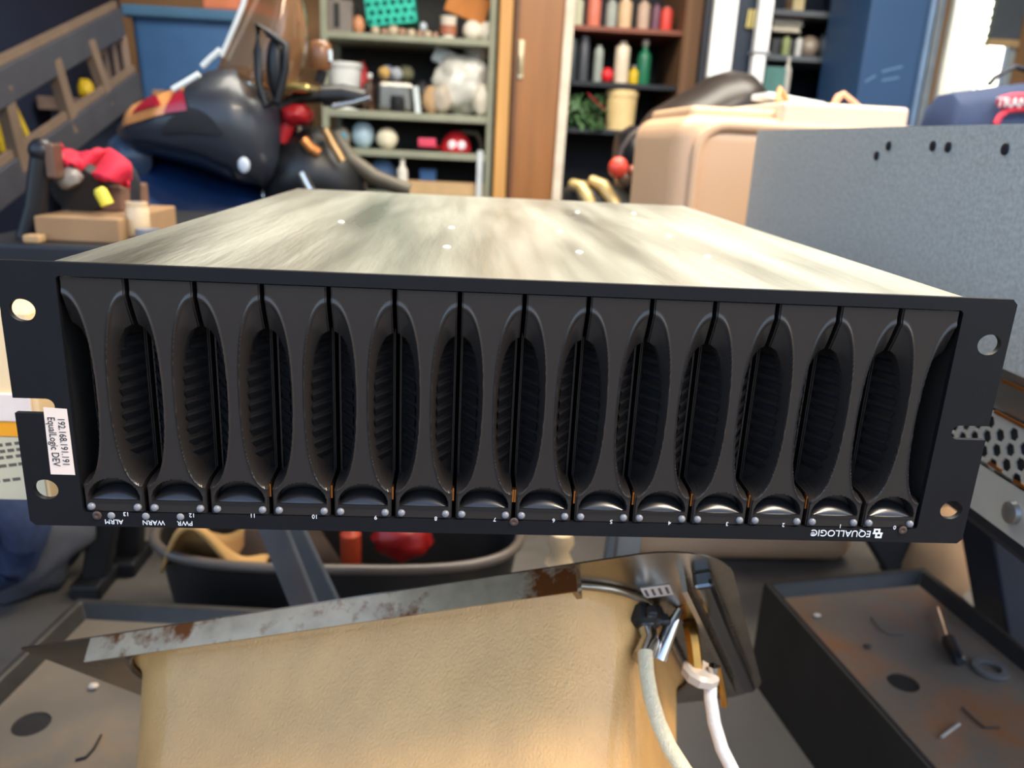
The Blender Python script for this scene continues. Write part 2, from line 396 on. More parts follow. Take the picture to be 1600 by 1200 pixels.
lg.build('maker_logo', printm, arr)
# address sticker on the ear
q = [mark(*p) for p in ((67.5, 636), (104.5, 639), (117.5, 742), (79.5, 741))]
stk = MB().prism([p+Vector((0, -.0001, 0)) for p in q], (0, .0001, 0)).build('address_sticker', M('sticker_paper', (236, 212, 194), .7, var=.03), arr)
ink = M('sticker_ink', (40, 34, 34), .7)
cen = sum(q, Vector())/4; dn = ((q[3]-q[0])+(q[2]-q[1])).normalized(); rt_ = Vector((-dn.z, 0, dn.x)); rt_ = rt_ if rt_.x > 0 else -rt_
def stx(s, off, size, sx): 
    T = Matrix((dn, rt_, dn.cross(rt_))).transposed().to_4x4(); T.translation = cen+rt_*off+Vector((0, -.0003, 0))
    text_obj('sticker_line', s, size, ink, stk, T, .00005, sx)
stx('192.168.191.191', .0021, .0047, .80); stx('EqualLogic DEV', -.0025, .0050, .80)

# ================================================================== second chassis on the right
X2 = .425
pa, pb, pc = PX(1600, 190, X2), PX(1600, 854, X2), PX(1184, 205, X2)
zt2, zb2 = (pa.z+pc.z)/2, pb.z
galv2 = M('galvanised_sheet', (196, 204, 206), .40, .5, var=.16, scale=260, bump=.12, bscale=420, rvar=.06)
ch = thing('server_chassis', 'tall bare galvanised server chassis standing on edge beside the disk array', 'server chassis', (X2, pc.y-.3, zb2))
y0c, y1c = pa.y-.16, pc.y
def zy(px, py): p = PX(px, py, X2); return (p.y, p.z)
z_s1 = PX(1600, 592, X2).z; z_s2 = PX(1600, 665, X2).z; z_s3 = PX(1600, 762, X2).z
def side(name, z0, z1, x, mat, holes=()):
    me = curve_mesh(name, [rrect(-y1c, -y0c, z0, z1, .002)]+list(holes), .0015, mat)   # local (-y, z)
    T = Matrix.Translation((x, 0, 0)) @ Matrix(((0, 0, -1, 0), (-1, 0, 0, 0), (0, 1, 0, 0), (0, 0, 0, 1)))
    return inst(name, me, ch, T)
upper = side('side_panel', z_s1+.001, zt2, X2, galv2)
hx = []
yA, zA = zy(1512, 640)
for i in range(7):
    for j in range(3):
        yy = zy(1545, 665)[0]+.045-.0155*i; zz = (z_s2+z_s3)/2+.006-.0135*j+(.0067 if i % 2 else 0)
        hx.append([(-yy+.0062*math.cos(PI/3*k), zz+.0062*math.sin(PI/3*k)) for k in range(6)])
side('middle_panel', z_s3+.001, z_s2-.001, X2, M('chassis_grey', (176, 180, 180), .5, .4, var=.06), hx)
side('seam_panel', z_s2+.0005, z_s1-.0005, X2+.004, M('chassis_seam', (150, 150, 150), .4, 1, var=.05))
low = side('lower_panel', zb2, z_s3-.001, X2, MATS['chassis_grey'])
MB().box(X2+.006, X2+.20, y0c, y1c, zb2, zt2-.003).build('chassis_body', M('chassis_inner', (60, 62, 66), .6, .5), ch)
scr2 = mesh_of(MB().lathe((0, 0, 0), [(.0052, 0), (.0048, .0014), (.002, .0022), (0, .0022)], 14, Matrix.Rotation(-PI/2, 3, 'Y')), 'panel_screw', M('dark_screw', (52, 54, 60), .4, .7), 50)
for px, py in ((1458, 228), (1482, 230), (1571, 233), (1389, 228), (1370, 243)): inst('panel_screw', scr2, upper, PX(px, py, X2-.0008))
scr3 = mesh_of(MB().lathe((0, 0, 0), [(.010, 0), (.009, .004), (.004, .006), (0, .006)], 16, Matrix.Rotation(-PI/2, 3, 'Y')), 'thumb_bolt', M('bolt_grey', (150, 152, 154), .35, .9), 50)
inst('thumb_bolt', scr3, low, PX(1583, 801, X2-.0008))
for (a, b) in (((1568, 592), (1602, 614)), ((1555, 640), (1602, 671)), ((1545, 722), (1565, 737)), ((1584, 750), (1602, 763))):
    p, q = PX(*a, X2-.001), PX(*b, X2-.001); z = (p.z+q.z)/2
    MB().box(X2-.002, X2, q.y, p.y, z-.0014, z+.0014).build('copper_gasket', MATS['copper'], ch)

# ================================================================== stands under the machines
zu = Z0
blk = M('black_resin', (20, 22, 28), .55, var=.15, bump=.05, bscale=300)
greyst = M('grey_steel', (118, 128, 140), .45, .6, var=.12, scale=20)
tr = thing('work_stand', 'grey steel legged work stand under the disk array', 'work stand', (0, .3, 0))
MB().box(-.20, .20, .06, .56, zu-.018, zu).build('top_board', greyst, tr, bevel=.003)
for px, px2, py2 in ((424, 460, 920), (985, 975, 930)):
    for yy, spl in ((.50, .02), (.545, .14)):
        a = PY(px, 828, yy); b = PY(px2, py2, yy); d = b-a
        p0 = a-d*((zu-.02-a.z)/(-d.z)); p1 = a+d*((a.z-.01)/(-d.z)); p0.y = yy; p1.y = yy+spl
        MB().bar(p0, p1, .032, .014, (0, 1, 0)).build('leg', greyst, tr, bevel=.003)
        MB().box(p1.x-.022, p1.x+.022, p1.y-.02, p1.y+.02, 0, .024).build('foot', blk, tr, bevel=.004)
sh = thing('sawhorse', 'black resin sawhorse with splayed legs standing behind the disk array', 'sawhorse', (0, .98, 0))
MB().box(-.66, .62, .99, 1.05, zu-.20, zu-.15).build('top_beam', blk, sh, bevel=.008)
for px0, px1, py, tx in ((139, 178, 875, -.60), (1366, 1441, 868, .57)):
    a, b = PY(px0, py, 1.0), PY(px1, py, 1.0); c = (a+b)/2; w_ = (b-a).length
    top = Vector((tx, 1.02, zu-.17)); d = c-top; p1 = top+d*(top.z/(top.z-c.z))
    for q in (p1, Vector((p1.x+.03, 1.08, 0))):
        MB().bar(top, q+Vector((0, 0, .02)), w_, .035, (0, 1, 0)).build('leg', blk, sh, bevel=.006)
        MB().box(q.x-w_*.6, q.x+w_*.6, q.y-.05, q.y+.05, 0, .03).build('foot', blk, sh, bevel=.006)

# dark pedestal under the second chassis
nvp = M('navy_plastic', (18, 26, 40), .5, var=.1)
st = thing('pedestal_stand', 'dark navy pedestal under the galvanised chassis', 'pedestal', (.78, .75, 0))
a_, b_ = PY(1547, 822, .72), PY(1574, 985, .72)
MB().box(X2+.02, a_.x+.10, y0c+.03, y1c-.02, zb2-.03, zb2).build('top_plate', nvp, st, bevel=.008)
k_ = (b_.x-a_.x)/(b_.z-a_.z); R = []
for z in (zb2-.03, .02):
    xl = a_.x+(z-a_.z)*k_; R.append([Vector((x, y, z)) for x, y in ((xl, .72), (a_.x+.12, .72), (a_.x+.12, .82), (xl, .82))])
MB().rings(R).build('column', nvp, st, bevel=.006)
MB().box(a_.x+.06, a_.x+.16, .68, .86, 0, .02).build('base', nvp, st, bevel=.004)

# ================================================================== stainless sink leaning upside-out below the array
ste = M('stainless_rim', (150, 140, 126), .25, 1, var=.12, scale=30, rvar=.08)
coat = M('sink_coating', (216, 164, 98), .34, 0, var=.07, scale=30, bump=.42, bscale=560, streak=(1, 1, .45), coat=.25, second=((190, 146, 96), .55, .8, 4))
rust = M('rusty_lip', (186, 168, 140), .38, .7, var=.15, scale=60, second=((118, 66, 28), .52, .60, 16))
D0 = .60
e2 = ray(1300, 1500).normalized()
A = ray(30, 1013); B = ray(1100, 850)
P0 = A/A.y*D0; P1 = B*((P0 @ e2)/(B @ e2)); e1 = (P1-P0); LS = e1.length; e1.normalize()
dd = e1.cross(e2); dd = dd if dd.y < 0 else -dd
P0 = CAM+P0; LS = .588
def S(u, v, w): return P0+e1*u+e2*v+dd*w           # u along upper rim, v down the rim plane, w towards bowl bottom
VW = .40
sk = thing('kitchen_sink', 'stainless steel sink seen from below with cream coated bowl and rusty lip', 'sink', (P0.x+.25, P0.y+.1, 0.0))
zoff = 0
# rim plate with rounded upper right corner, and opening for the bowl
ub0, ub1, vb0, vb1 = .058, .512, .030, VW-.03
def sup(u0, u1, v0, v1, r, n=8): return rrect(u0, u1, v0, v1, r, n)
outer = []
for cx_, cv, r, a0 in ((LS-.05, VW-.05, .05, 0), (.03, VW-.03, .03, PI/2), (.004, .004, .004, PI), (LS-.06, .06, .06, 1.5*PI)):
    for k in range(9): a = a0+PI/2*k/8; outer.append((cx_+r*math.cos(a), cv+r*math.sin(a)))
rim = curve_mesh('rim', [outer, rrect(ub0+.004, ub1-.004, vb0+.004, vb1-.004, .074, 8)], .0012, ste)
TS = Matrix((e1, e2, dd)).transposed().to_4x4(); TS.translation = P0
inst('rim', rim, sk, TS)
# bowl : rounded rectangle sections from rim to bottom (tapering)
R = []
def bsec(k, w_, r):
    tx = k
    return [S(u, v, w_) for u, v in rrect(ub0+tx, ub1-tx, vb0+tx, vb1-tx, max(.01, r), 12)]
for k, w_, r in ((-.006, 0.0005, .083), (-.001, .004, .08), (.003, .012, .078), (.009, .06, .078), (.015, .12, .08), (.020, .165, .08), (.030, .185, .07), (.05, .195, .055)): R.append(bsec(k, w_, r))
MB().rings(R, cap=False).build('bowl', coat, sk, smooth=50)
MB().rings([R[-1], [S((ub0+ub1)/2+.02*math.cos(PI/20-0*k), (vb0+vb1)/2, .197) if False else (p*.25+S((ub0+ub1)/2, (vb0+vb1)/2, .197)*.75) for k, p in enumerate(R[-1])]], cap=True).build('bowl_bottom', coat, sk, smooth=50)
# drawn bead round the bowl root
MB().tube([S(u, v, .003) for u, v in rrect(ub0-.010, ub1+.012, vb0-.008, vb1+.008, .088, 12)], .003, 8, closed=True).build('bowl_bead', ste, sk, smooth=60)
# folded lip along the upper edge
lip_end = .484
MB().box(0, 1, 0, 1, 0, 1, Matrix.Translation(S(.073, .000, 0)) @ Matrix((e1*(lip_end-.073), dd*.020-e2*.0, e2*.0015)).transposed().to_4x4()).build('folded_lip', rust, sk)
MB().box(0, 1, 0, 1, 0, 1, Matrix.Translation(S(lip_end-.004, .001, 0)) @ Matrix((e1*.004, dd*.020, e2*.014)).transposed().to_4x4()).build('lip_end', ste, sk)
# channel stiffener along the right edge
ch_m = M('chrome_dark', (96, 98, 100), .16, 1, var=.1)
ub = LS-.030
MB().bar(S(.566, .045, .006), S(.574, VW-.06, .006), .014, .014, dd).build('mounting_channel', ch_m, sk, bevel=.003)
MB().bar(S(.552, .048, .004), S(.560, VW-.06, .004), .004, .018, dd).build('channel_flange', ste, sk)
# barcode label on the deck
lb = MB().box(0, 1, 0, 1, 0, 1, Matrix.Translation(S(.519, .060, .0008)) @ Matrix((e1*.022, e2*.020, dd*.0006)).transposed().to_4x4()).build('deck_label', M('label_white', (222, 206, 196), .7), sk)
lbp = MB()
for k in range(4): lbp.box(0, 1, 0, 1, 0, 1, Matrix.Translation(S(.521+.0052*k, .063, .0015)) @ Matrix((e1*.002, e2*.013, dd*.0002)).transposed().to_4x4())
lbp.build('label_print', M('label_print', (96, 88, 86), .7), lb)
# ---- faucet tails, hoses
brass = M('brass', (176, 128, 62), .3, 1, var=.15, scale=60)
nutb = M('black_nut', (22, 22, 22), .45)
chrome = M('chrome', (206, 206, 204), .12, 1, var=.06)
hosem = M('braided_hose', (224, 208, 172), .5, var=.08, scale=300, bump=.5, bscale=700)
fa = thing('faucet_tail', 'chrome faucet tail with black locking nut and braided hose hanging under the sink deck', 'faucet', S(LS-.12, .10, 0))
def atD(px, py, y): return PY(px, py, y)
yb = S(LS-.10, .10, .02).y
c1 = atD(1008, 968, yb); ax = dd
Tn = Matrix((e1, e2, dd)).transposed()
MB().lathe(c1, [(.011, -.008), (.014, -.008), (.014, .003), (.010, .006)], 8, Tn).build('locking_nut', nutb, fa, smooth=30)
for k in range(4):
    a = k*PI/2+.5; MB().bar(c1+Tn @ Vector((math.cos(a)*.011, math.sin(a)*.011, 0)), c1+Tn @ Vector((math.cos(a)*.019, math.sin(a)*.019, -.001)), .008, .008, dd).build('nut_wing', nutb, fa, bevel=.002)
h0 = atD(1015, 1002, yb-.015); h1 = atD(1003, 1030, yb-.03)
MB().tube([c1, (h0+c1)/2, h0, h1], [.0065, .007, .0075, .008], 16).build('chrome_collar', chrome, fa, smooth=40)
MB().tube([atD(1062, 952, yb+.01), atD(1045, 985, yb), atD(1028, 1030, yb-.012)], [.003, .0062, .007], 12).build('chrome_spout', chrome, fa, smooth=40)
MB().tube([atD(x, y_, yb-.03-.0004*(y_-1020)) for x, y_ in ((1008, 1018), (1010, 1050), (1017, 1090), (1029, 1130), (1046, 1168), (1070, 1206), (1100, 1245), (1130, 1300))], .0056, 14).build('braided_hose', hosem, fa, smooth=60)
fb = thing('supply_valve', 'brass supply tail with clear plastic nut and white hose right of the chrome tail', 'valve', S(LS-.08, .13, 0))
yv = yb+.015
MB().tube([atD(1078, 975, yv+.015), atD(1084, 1010, yv), atD(1088, 1048, yv-.008)], [.0065, .0060, .0060], 6).build('brass_body', brass, fa if False else fb, smooth=30)
n0 = atD(1094, 1053, yv-.01)
MB().lathe(n0, [(.013, -.005), (.0155, -.003), (.0155, .003), (.012, .0055)], 10, Matrix.Rotation(.2, 3, 'Y')).build('plastic_nut', M('clear_nut', (212, 200, 186), .3, trans=.3, var=.05), fb, smooth=30)
MB().tube([atD(1121, 1042, yv-.012), atD(1128, 1075, yv-.014), atD(1132, 1103, yv-.016)], .0026, 8).build('brass_stem', brass, fb, smooth=40)
MB().tube([atD(1115, 1040, yv-.012), atD(1113, 1060, yv-.012), atD(1112, 1075, yv-.012)], [.004, .005, .0055], 10).build('coupling', chrome, fb, smooth=40)
MB().tube([atD(x, y_, yv-.012-.0003*(y_-1060)) for x, y_ in ((1110, 1058), (1110, 1090), (1116, 1130), (1128, 1170), (1146, 1206), (1172, 1250))], .0052, 14).build('supply_hose', M('white_hose', (214, 210, 204), .45, var=.06, bump=.2, bscale=500), fb, smooth=60)

# ================================================================== two steel pans on the floor
pan_t = M('pan_steel', (116, 106, 95), .38, .3, var=.16, scale=9, rvar=.1, second=((142, 90, 48), .47, .68, 5), bump=.08, bscale=60)
pan_l = M('pan_steel_grey', (120, 110, 98), .4, .3, var=.14, scale=8, rvar=.1, second=((146, 118, 86), .55, .75, 4), bump=.06, bscale=50)
pan_r = M('pan_rim', (38, 36, 36), .5, .4, var=.2, scale=20)
pan_r2 = M('pan_rim_grey', (62, 59, 56), .45, .5, var=.2, scale=20)
ZP = .18
def pan(corners, zt, label, tmat, rmat, holes):
    """corners : far left, far right, near right, near left on the top plane"""
    c = sum(corners, Vector())/4
    t = thing('steel_pan', label, 'steel pan', (c.x, c.y, 0))
    q = [Vector((p.x, p.y, zt)) for p in corners]
    def inset(k): 
        o = []
        for i in range(4):
            a, b, d = q[i-1], q[i], q[(i+1) % 4]; u = (a-b).normalized(); v = (d-b).normalized(); o.append(b+(u+v)*k)
        return o
    i1 = inset(.010); i2 = inset(.022)
    R = [[Vector((p.x, p.y, 0)) for p in q], q, i1, [Vector((p.x, p.y, zt-.022)) for p in i2]]
    MB().rings(R, cap=False).build('rim', rmat, t, bevel=.002)
    ctr = Vector((c.x, c.y, 0))
    me = curve_mesh('pan_plate', [[(p.x-c.x, p.y-c.y) for p in i2]]+[circ(h.x-c.x, h.y-c.y, r, 24) for h, r in holes], .002, tmat)
    o = inst('pan_plate', me, t, (c.x, c.y, zt-.021))
    for h, r in holes:
        MB().lathe((h.x, h.y, zt-.06), [(r*1.25, .038), (r*1.25, 0), (r, 0), (r, .037)], 24).build('hole_collar', pan_r, t, smooth=40)
    return t
fl, fr = PZ(1193, 908, ZP), PZ(1443, 886, ZP); nl = PZ(1448, 1196, ZP)
dn_ = (nl-fl).normalized(); kk = (fl.y-.24)/abs(dn_.y); nl = fl+dn_*kk; nr = fr+dn_*(kk*.98)
hR = PZ(1411, 1066, ZP-.02)
pan([fl, fr, nr, nl], ZP, 'rust-stained steel pan with dark rim and a screwdriver lying in it', pan_t, pan_r, [(hR, .021)])
gfl, gfr = PZ(122, 934, ZP), PZ(345, 946, ZP); dg = (PZ(-60, 1106, ZP)-gfl).normalized()
gfr = gfl+(gfr-gfl).normalized()*.42
hL = PZ(49, 1131, ZP-.02)
kk = (gfl.y-.42)/abs(dg.y); gfr = gfl+(gfr-gfl).normalized()*.31; kk = (gfl.y-.30)/abs(dg.y)
pan([gfl, gfr, gfr+dg*kk, gfl+dg*kk], ZP, 'grey steel pan with a round hole behind the left end of the sink', pan_l, pan_r2, [(hL, .021)])
# screwdriver, washer, twig-like wires, small chips
zpl = ZP-.0195
sd = thing('screwdriver', 'small screwdriver with black handle lying in the rusty pan', 'screwdriver', PZ(1490, 1010, zpl))
a, b, c = PZ(1466, 950, zpl+.008), PZ(1481, 998, zpl+.008), PZ(1501, 1034, zpl+.009)
MB().tube([a, a+(b-a)*.18, a+(b-a)*.2, b], [.0030, .0032, .0026, .0026], 8).build('blade', chrome, sd, smooth=40)
MB().tube([b, b+(c-b)*.05, b+(c-b)*.4, b+(c-b)*.9, c], [.006, .0095, .0088, .0095, .006], 12).build('handle', M('black_handle', (26, 28, 34), .4), sd, smooth=40)
c = PZ(1547, 1047, zpl)
solo(MB().rings([[c+Vector((r*math.cos(2*PI*k/24), r*math.sin(2*PI*k/24), z)) for k in range(24)] for r, z in ((.024, .001), (.024, .005), (.014, .005), (.014, .001))], cap=False, closed=True), 'rubber_washer', M('washer_grey', (86, 84, 84), .6), 'grey rubber washer lying right of the screwdriver in the pan', 'washer', smooth=40)
def wire(pts, label, r=.0012, col=(44, 40, 38)):
    solo(MB().tube([PZ(x, y_, zpl+r) for x, y_ in pts], r, 6), 'wire_scrap', M('scrap_%d' % col[0], col, .5), label, 'wire scrap', 'scraps in the rusty pan', smooth=60)
wire([(1503, 1105), (1520, 1122), (1538, 1137), (1562, 1137)], 'thin bent dark wire scrap near the front of the rusty pan')
wire([(1361, 965), (1374, 983), (1390, 992), (1412, 993)], 'faint curled wire scrap at the far half of the rusty pan', .0009, (70, 66, 62))
wire([(1471, 1152), (1484, 1142), (1499, 1131)], 'short pale metal pin near the front of the rusty pan', .0022, (150, 146, 138))
for i, (px, py, lab) in enumerate(((1272, 924, 'pale paper chip at the far left corner of the rusty pan'), (1276, 964, 'pale chip near the left rim of the rusty pan'), (1355, 1012, 'dark pebble in the middle of the rusty pan'))):
    c = PZ(px, py, zpl)
    solo(MB().ball(c+Vector((0, 0, .003)), (.006, .004, .003), 2, .4, 1.5, i), 'debris_chip', M('chip_%d' % (i//2), (206, 190, 176) if i < 2 else (46, 40, 36), .8), lab, 'chip', 'scraps in the rusty pan', smooth=60)
zl = ZP-.0195
solo(MB().tube([PZ(x, y_, zl+.0014) for x, y_ in ((118, 1187), (134, 1183), (146, 1170), (158, 1148))], .0014, 6), 'dark_thread', M('scrap_44', (44, 40, 38), .5), 'curved dark thread lying in the grey pan by the sink', 'thread', smooth=60)
solo(MB().ball(PZ(147, 1075, zl)+Vector((0, 0, .003)), (.006, .005, .003), 2, .4, 1.5, 5), 'debris_chip', M('chip_0', (206, 190, 176), .8), 'white chip in the grey pan beside the sink bowl', 'chip', smooth=60)

# ================================================================== box with printed label left behind the array
yb_ = .16
bx = thing('power_supply_box', 'cream power supply box with orange stripe behind the left ear of the array', 'box', PY(-20, 640, yb_+.1))
x0_, x1_ = PY(-130, 640, yb_).x, PY(62, 640, yb_).x
zt_, zb_ = PY(20, 487, yb_).z, PY(20, 782, yb_).z
OFF[bx] = Vector(((x0_+x1_)/2, yb_+.1, zb_)); bx.location = OFF[bx]
crm = M('cream_card', (238, 206, 158), .6, var=.05)
MB().box(-.97, x1_, yb_, yb_+.20, zb_, zt_).build('box_body', crm, bx, bevel=.002)
z1_, z2_ = PY(20, 622, yb_).z, PY(20, 655, yb_).z
MB().box(x0_, x1_-.004, yb_-.003, yb_, PY(20, 640, yb_).z-.008, z1_+.004).build('white_bracket', M('bracket_white', (230, 212, 200), .5), bx, bevel=.001)
MB().box(x0_, x1_-.002, yb_-.002, yb_, PY(20, 680, yb_).z, PY(20, 655, yb_).z).build('orange_stripe', M('stripe_orange', (240, 158, 26), .5), bx)
lab = MB().box(x0_, x1_-.002, yb_-.002, yb_, zb_+.002, PY(20, 682, yb_).z).build('printed_label', M('label_khaki', (200, 188, 158), .7, var=.05), bx)
fine = M('fine_print', (92, 84, 74), .7)
for k, (py, xs) in enumerate(((694, ((2, 8), (13, 22), (27, 36))), (704, ((4, 12), (16, 26), (30, 38))), (714, ((0, 10), (14, 24), (29, 40))), (727, ((2, 14), (18, 30), (33, 42))), (750, ((0, 4), (9, 20), (24, 36))))):
    for a, b in xs:
        p, q = PY(a-4, py+2-a*.12, yb_-.002), PY(b-4, py+2-b*.12, yb_-.002)
        MB().bar(p, q, .0006, .0022, (0, 0, 1)).build('print_line', fine, lab)
# support for it : dark crate down to the floor
cr = thing('storage_crate', 'dark blue storage crate standing left below the array', 'crate', (-.91, .25, 0))
crb = M('crate_blue', (26, 36, 58), .55, var=.15)
cx0, cx1, cy0, cy1, czt = -1.02, -.80, .12, .385, zb_
for a in ((cx0, cx0+.006, cy0, cy1), (cx1-.006, cx1, cy0, cy1), (cx0, cx1, cy0, cy0+.006), (cx0, cx1, cy1-.006, cy1)): MB().box(*a, 0, czt-.02).build('crate_side', crb, cr)
MB().box(cx0-.004, cx1+.004, cy0-.004, cy1+.004, czt-.022, czt).build('crate_lid', crb, cr, bevel=.004)

# clothes under the array's left end
denim = M('denim', (38, 52, 84), .9, var=.2, scale=90, bump=.3, bscale=500)
greycl = M('grey_cloth', (96, 100, 112), .9, var=.25, scale=8, bump=.3, bscale=300)
def onfloor(mb): return mb
c = PY(40, 900, .93)
rag = thing('bag_of_rags', 'slumped grey cloth bag below the left ear of the array', 'cloth bag', (c.x, c.y, 0))
MB().ball((PY(120, 880, .95).x-.15, .98, .16), (.17, .12, .165), 4, .22, 1.3, 2, .95).build('cloth', greycl, rag, smooth=80)
c2 = PY(-20, 800, .86)
jn = thing('denim_trousers', 'navy blue denim trousers bunched on the grey cloth bag', 'trousers', (c2.x, c2.y, c2.z-.05))
for k, pts in enumerate((((-60, 820), (-20, 800), (20, 790), (42, 815), (40, 850)), ((-60, 860), (-20, 845), (15, 830), (30, 850), (25, 885)), ((-60, 890), (-10, 880), (20, 870)))):
    MB().tube([PY(x, y_, .80+.03*k) for x, y_ in pts], [.045, .05, .046, .042, .03][:len(pts)], 12).build('trouser_leg', denim, jn, smooth=70)
# violet plastic bag edge
# ================================================================== black oval tub with things in it
ytub = .95
zr = .20
def tubpt(px, py): return PZ(px, py, zr)
f0, f1, f2 = tubpt(250, 868), tubpt(330, 893), tubpt(700, 872)
txl, txr = tubpt(236, 835).x, tubpt(815, 832).x
tyf = tubpt(520, 890).y
tcx, tcy, ta, tb_ = (txl+txr)/2, tyf+.17, (txr-txl)/2, .17
def oval(k, z, n=40, ex=3.2):
    o = []
    for i in range(n):
        t = 2*PI*i/n; cs_, sn_ = math.cos(t), math.sin(t)
        o.append(Vector((tcx+ta*k*math.copysign(abs(cs_)**(2/ex), cs_), tcy+(tb_-(1-k)*ta)*math.copysign(abs(sn_)**(2/ex), sn_), z)))
    return o
tub = thing('black_tub', 'black oval plastic tub on the floor behind the sink', 'tub', (tcx, tcy, 0))
tubm = M('tub_black', (30, 29, 30), .45, var=.15)
MB().rings([oval(.90, 0), oval(.99, zr-.004), oval(.97, zr-.004), oval(.88, .008), oval(.5, .008)], cap=True).build('shell', tubm, tub, smooth=50)
MB().tube(oval(1.0, zr), .0085, 8, closed=True).build('rolled_rim', M('tub_rim', (92, 82, 74), .35, var=.1), tub, smooth=60)
tan = M('chamois', (186, 144, 86), .8, var=.12, scale=12)
ct = PZ(345, 850, zr-.01)
g_ = MB().grid(lambda u, v: Vector((ct.x-.075+.15*u, ct.y-.06+.13*v, zr-.01+.035*math.sin(u*5+v*3)+.03*math.cos(v*6-u*2)-.05*(abs(u-.5)*2)**3)), 20, 16)
solo(g_, 'chamois_cloth', tan, 'crumpled tan chamois cloth lying in the black tub', 'cloth', smooth=80, solid=.006)
redp = M('red_plastic', (150, 26, 24), .4)
c = PZ(628, 838, zr-.03); solo(MB().ball(c, (.05, .045, .04), 3, .25, 2, 4, .8), 'red_can', redp, 'red plastic can in the black tub', 'can', smooth=60)
c = PZ(548, 842, zr-.03); solo(MB().lathe(c-Vector((0, 0, .05)), [(.018, 0), (.018, .06), (.008, .07), (.008, .085)], 14), 'spray_bottle', M('red_orange', (190, 70, 40), .4), 'orange-red bottle cap standing in the black tub', 'bottle', smooth=40)
c = PZ(470, 840, .05); solo(MB().ball((c.x, tcy+.02, .10), (.10, .09, .09), 3, .3, 1.6, 8, .98), 'dark_rag', M('rag_dark', (58, 44, 36), .9, var=.3, scale=20), 'dark brown rag heaped in the black tub', 'rag', smooth=80)
c = PZ(880, 850, .02)
kn = PY(876, 850, .62)
solo(MB().lathe((kn.x, kn.y, 0), [(.05, 0), (.05, .012), (.012, .02), (.012, kn.z-.04), (.02, kn.z-.03), (.012, kn.z-.012), (.019, kn.z+.002), (.016, kn.z+.018), (0, kn.z+.02)], 16), 'turned_spindle', M('cream_knob', (216, 190, 150), .4), 'turned cream wooden spindle standing behind the sink lip', 'spindle', smooth=50)
# bright papers on the floor at the right
p = PZ(1560, 905, 0.0)+Vector((.04, 0, 0))
solo(MB().box(p.x-.12, p.x+.14, p.y-.07, p.y+.12, .0, .05).box(p.x-.02, p.x+.20, p.y-.02, p.y+.14, .05, .08), 'paper_stack', M('paper_white', (226, 218, 206), .8, var=.08), 'stack of white papers on the floor right of the rusty pan', 'papers', bevel=.003)
p = PZ(1490, 872, 0.12)
solo(MB().ball((.92, 1.00, .09), (.08, .06, .11), 3, .2, 1.4, 3, .8), 'brown_sack', M('sack_brown', (148, 116, 84), .9, var=.15), 'slumped brown paper sack behind the rusty pan', 'sack', smooth=80)
# white plastic corner bottom left
p = PY(2, 1185, .02)
solo(MB().ball((p.x-.055, p.y, p.z-.07), (.045, .04, .075), 3, .2, 1.5, 6), 'white_sack', M('white_sack', (226, 206, 180), .8), 'white cloth corner at the lower left edge of the picture', 'cloth', smooth=80)

# ================================================================== plastic tank behind the chassis
yt = 1.12
plast = M('tank_plastic', (216, 176, 140), .42, var=.05, scale=5, sss=.15)
x0, x1 = PY(1049, 300, yt).x, PY(1470, 200, yt).x; z1 = PY(1200, 172, yt).z
tk = thing('plastic_tank', 'translucent cream plastic tank behind the galvanised chassis', 'tank', ((x0+x1)/2, yt+.2, 0))
MB().box(x0, x1, yt, yt+.42, 0.0, z1-.012).build('shell', plast, tk, bevel=.045, seg=6, smooth=40)
MB().box(x0+.03, x1-.05, yt+.05, yt+.38, z1-.03, z1+.004).build('top_step', plast, tk, bevel=.012, seg=3)
MB().box(PY(1228, 180, yt).x, PY(1428, 180, yt).x, yt+.015, yt+.34, z1-.03, z1+.018).build('top_ridge', M('tank_pale', (232, 208, 186), .4, var=.04), tk, bevel=.008, seg=3)
a0, a1 = PY(1086, 260, yt).x, x1-.06; zb1, zt1 = PY(1130, 335, yt).z-.35, PY(1130, 196, yt).z
MB().tube([(x, yt-.001, z) for x, z in rrect(a0, a1, zb1, zt1, .05, 6)], .010, 8, closed=True).build('moulded_rib', plast, tk, smooth=60)
strap = M('strap', (206, 150, 96), .6)
MB().tube([(PY(1214, 168, yt+.1).x, yt+.1, z1+.02), (PY(1222, 152, yt+.1).x, yt+.12, z1+.045), (PY(1238, 168, yt+.1).x, yt+.12, z1+.02)], .006, 8).build('lid_catch', strap, tk, smooth=60)
q = [PY(1188, 140, yt+.2), PY(1275, 160, yt+.2)]
solo(MB().bar(q[0]+Vector((0, 0, -.012)), q[1]+Vector((0, 0, -.008)), .10, .012), 'white_board', M('white_board', (220, 232, 236), .4), 'thin white board lying on the cream tank', 'board', bevel=.003)
cl_ = [PY(x, y_, yt+.1) for x, y_ in ((1300, 168), (1310, 152), (1318, 146), (1330, 156), (1345, 168))]
solo(MB().tube(cl_, [.006, .008, .005, .005, .004], 8), 'string_knot', M('string_pink', (226, 168, 132), .7), 'knotted pink string on top of the cream tank', 'string', smooth=60)

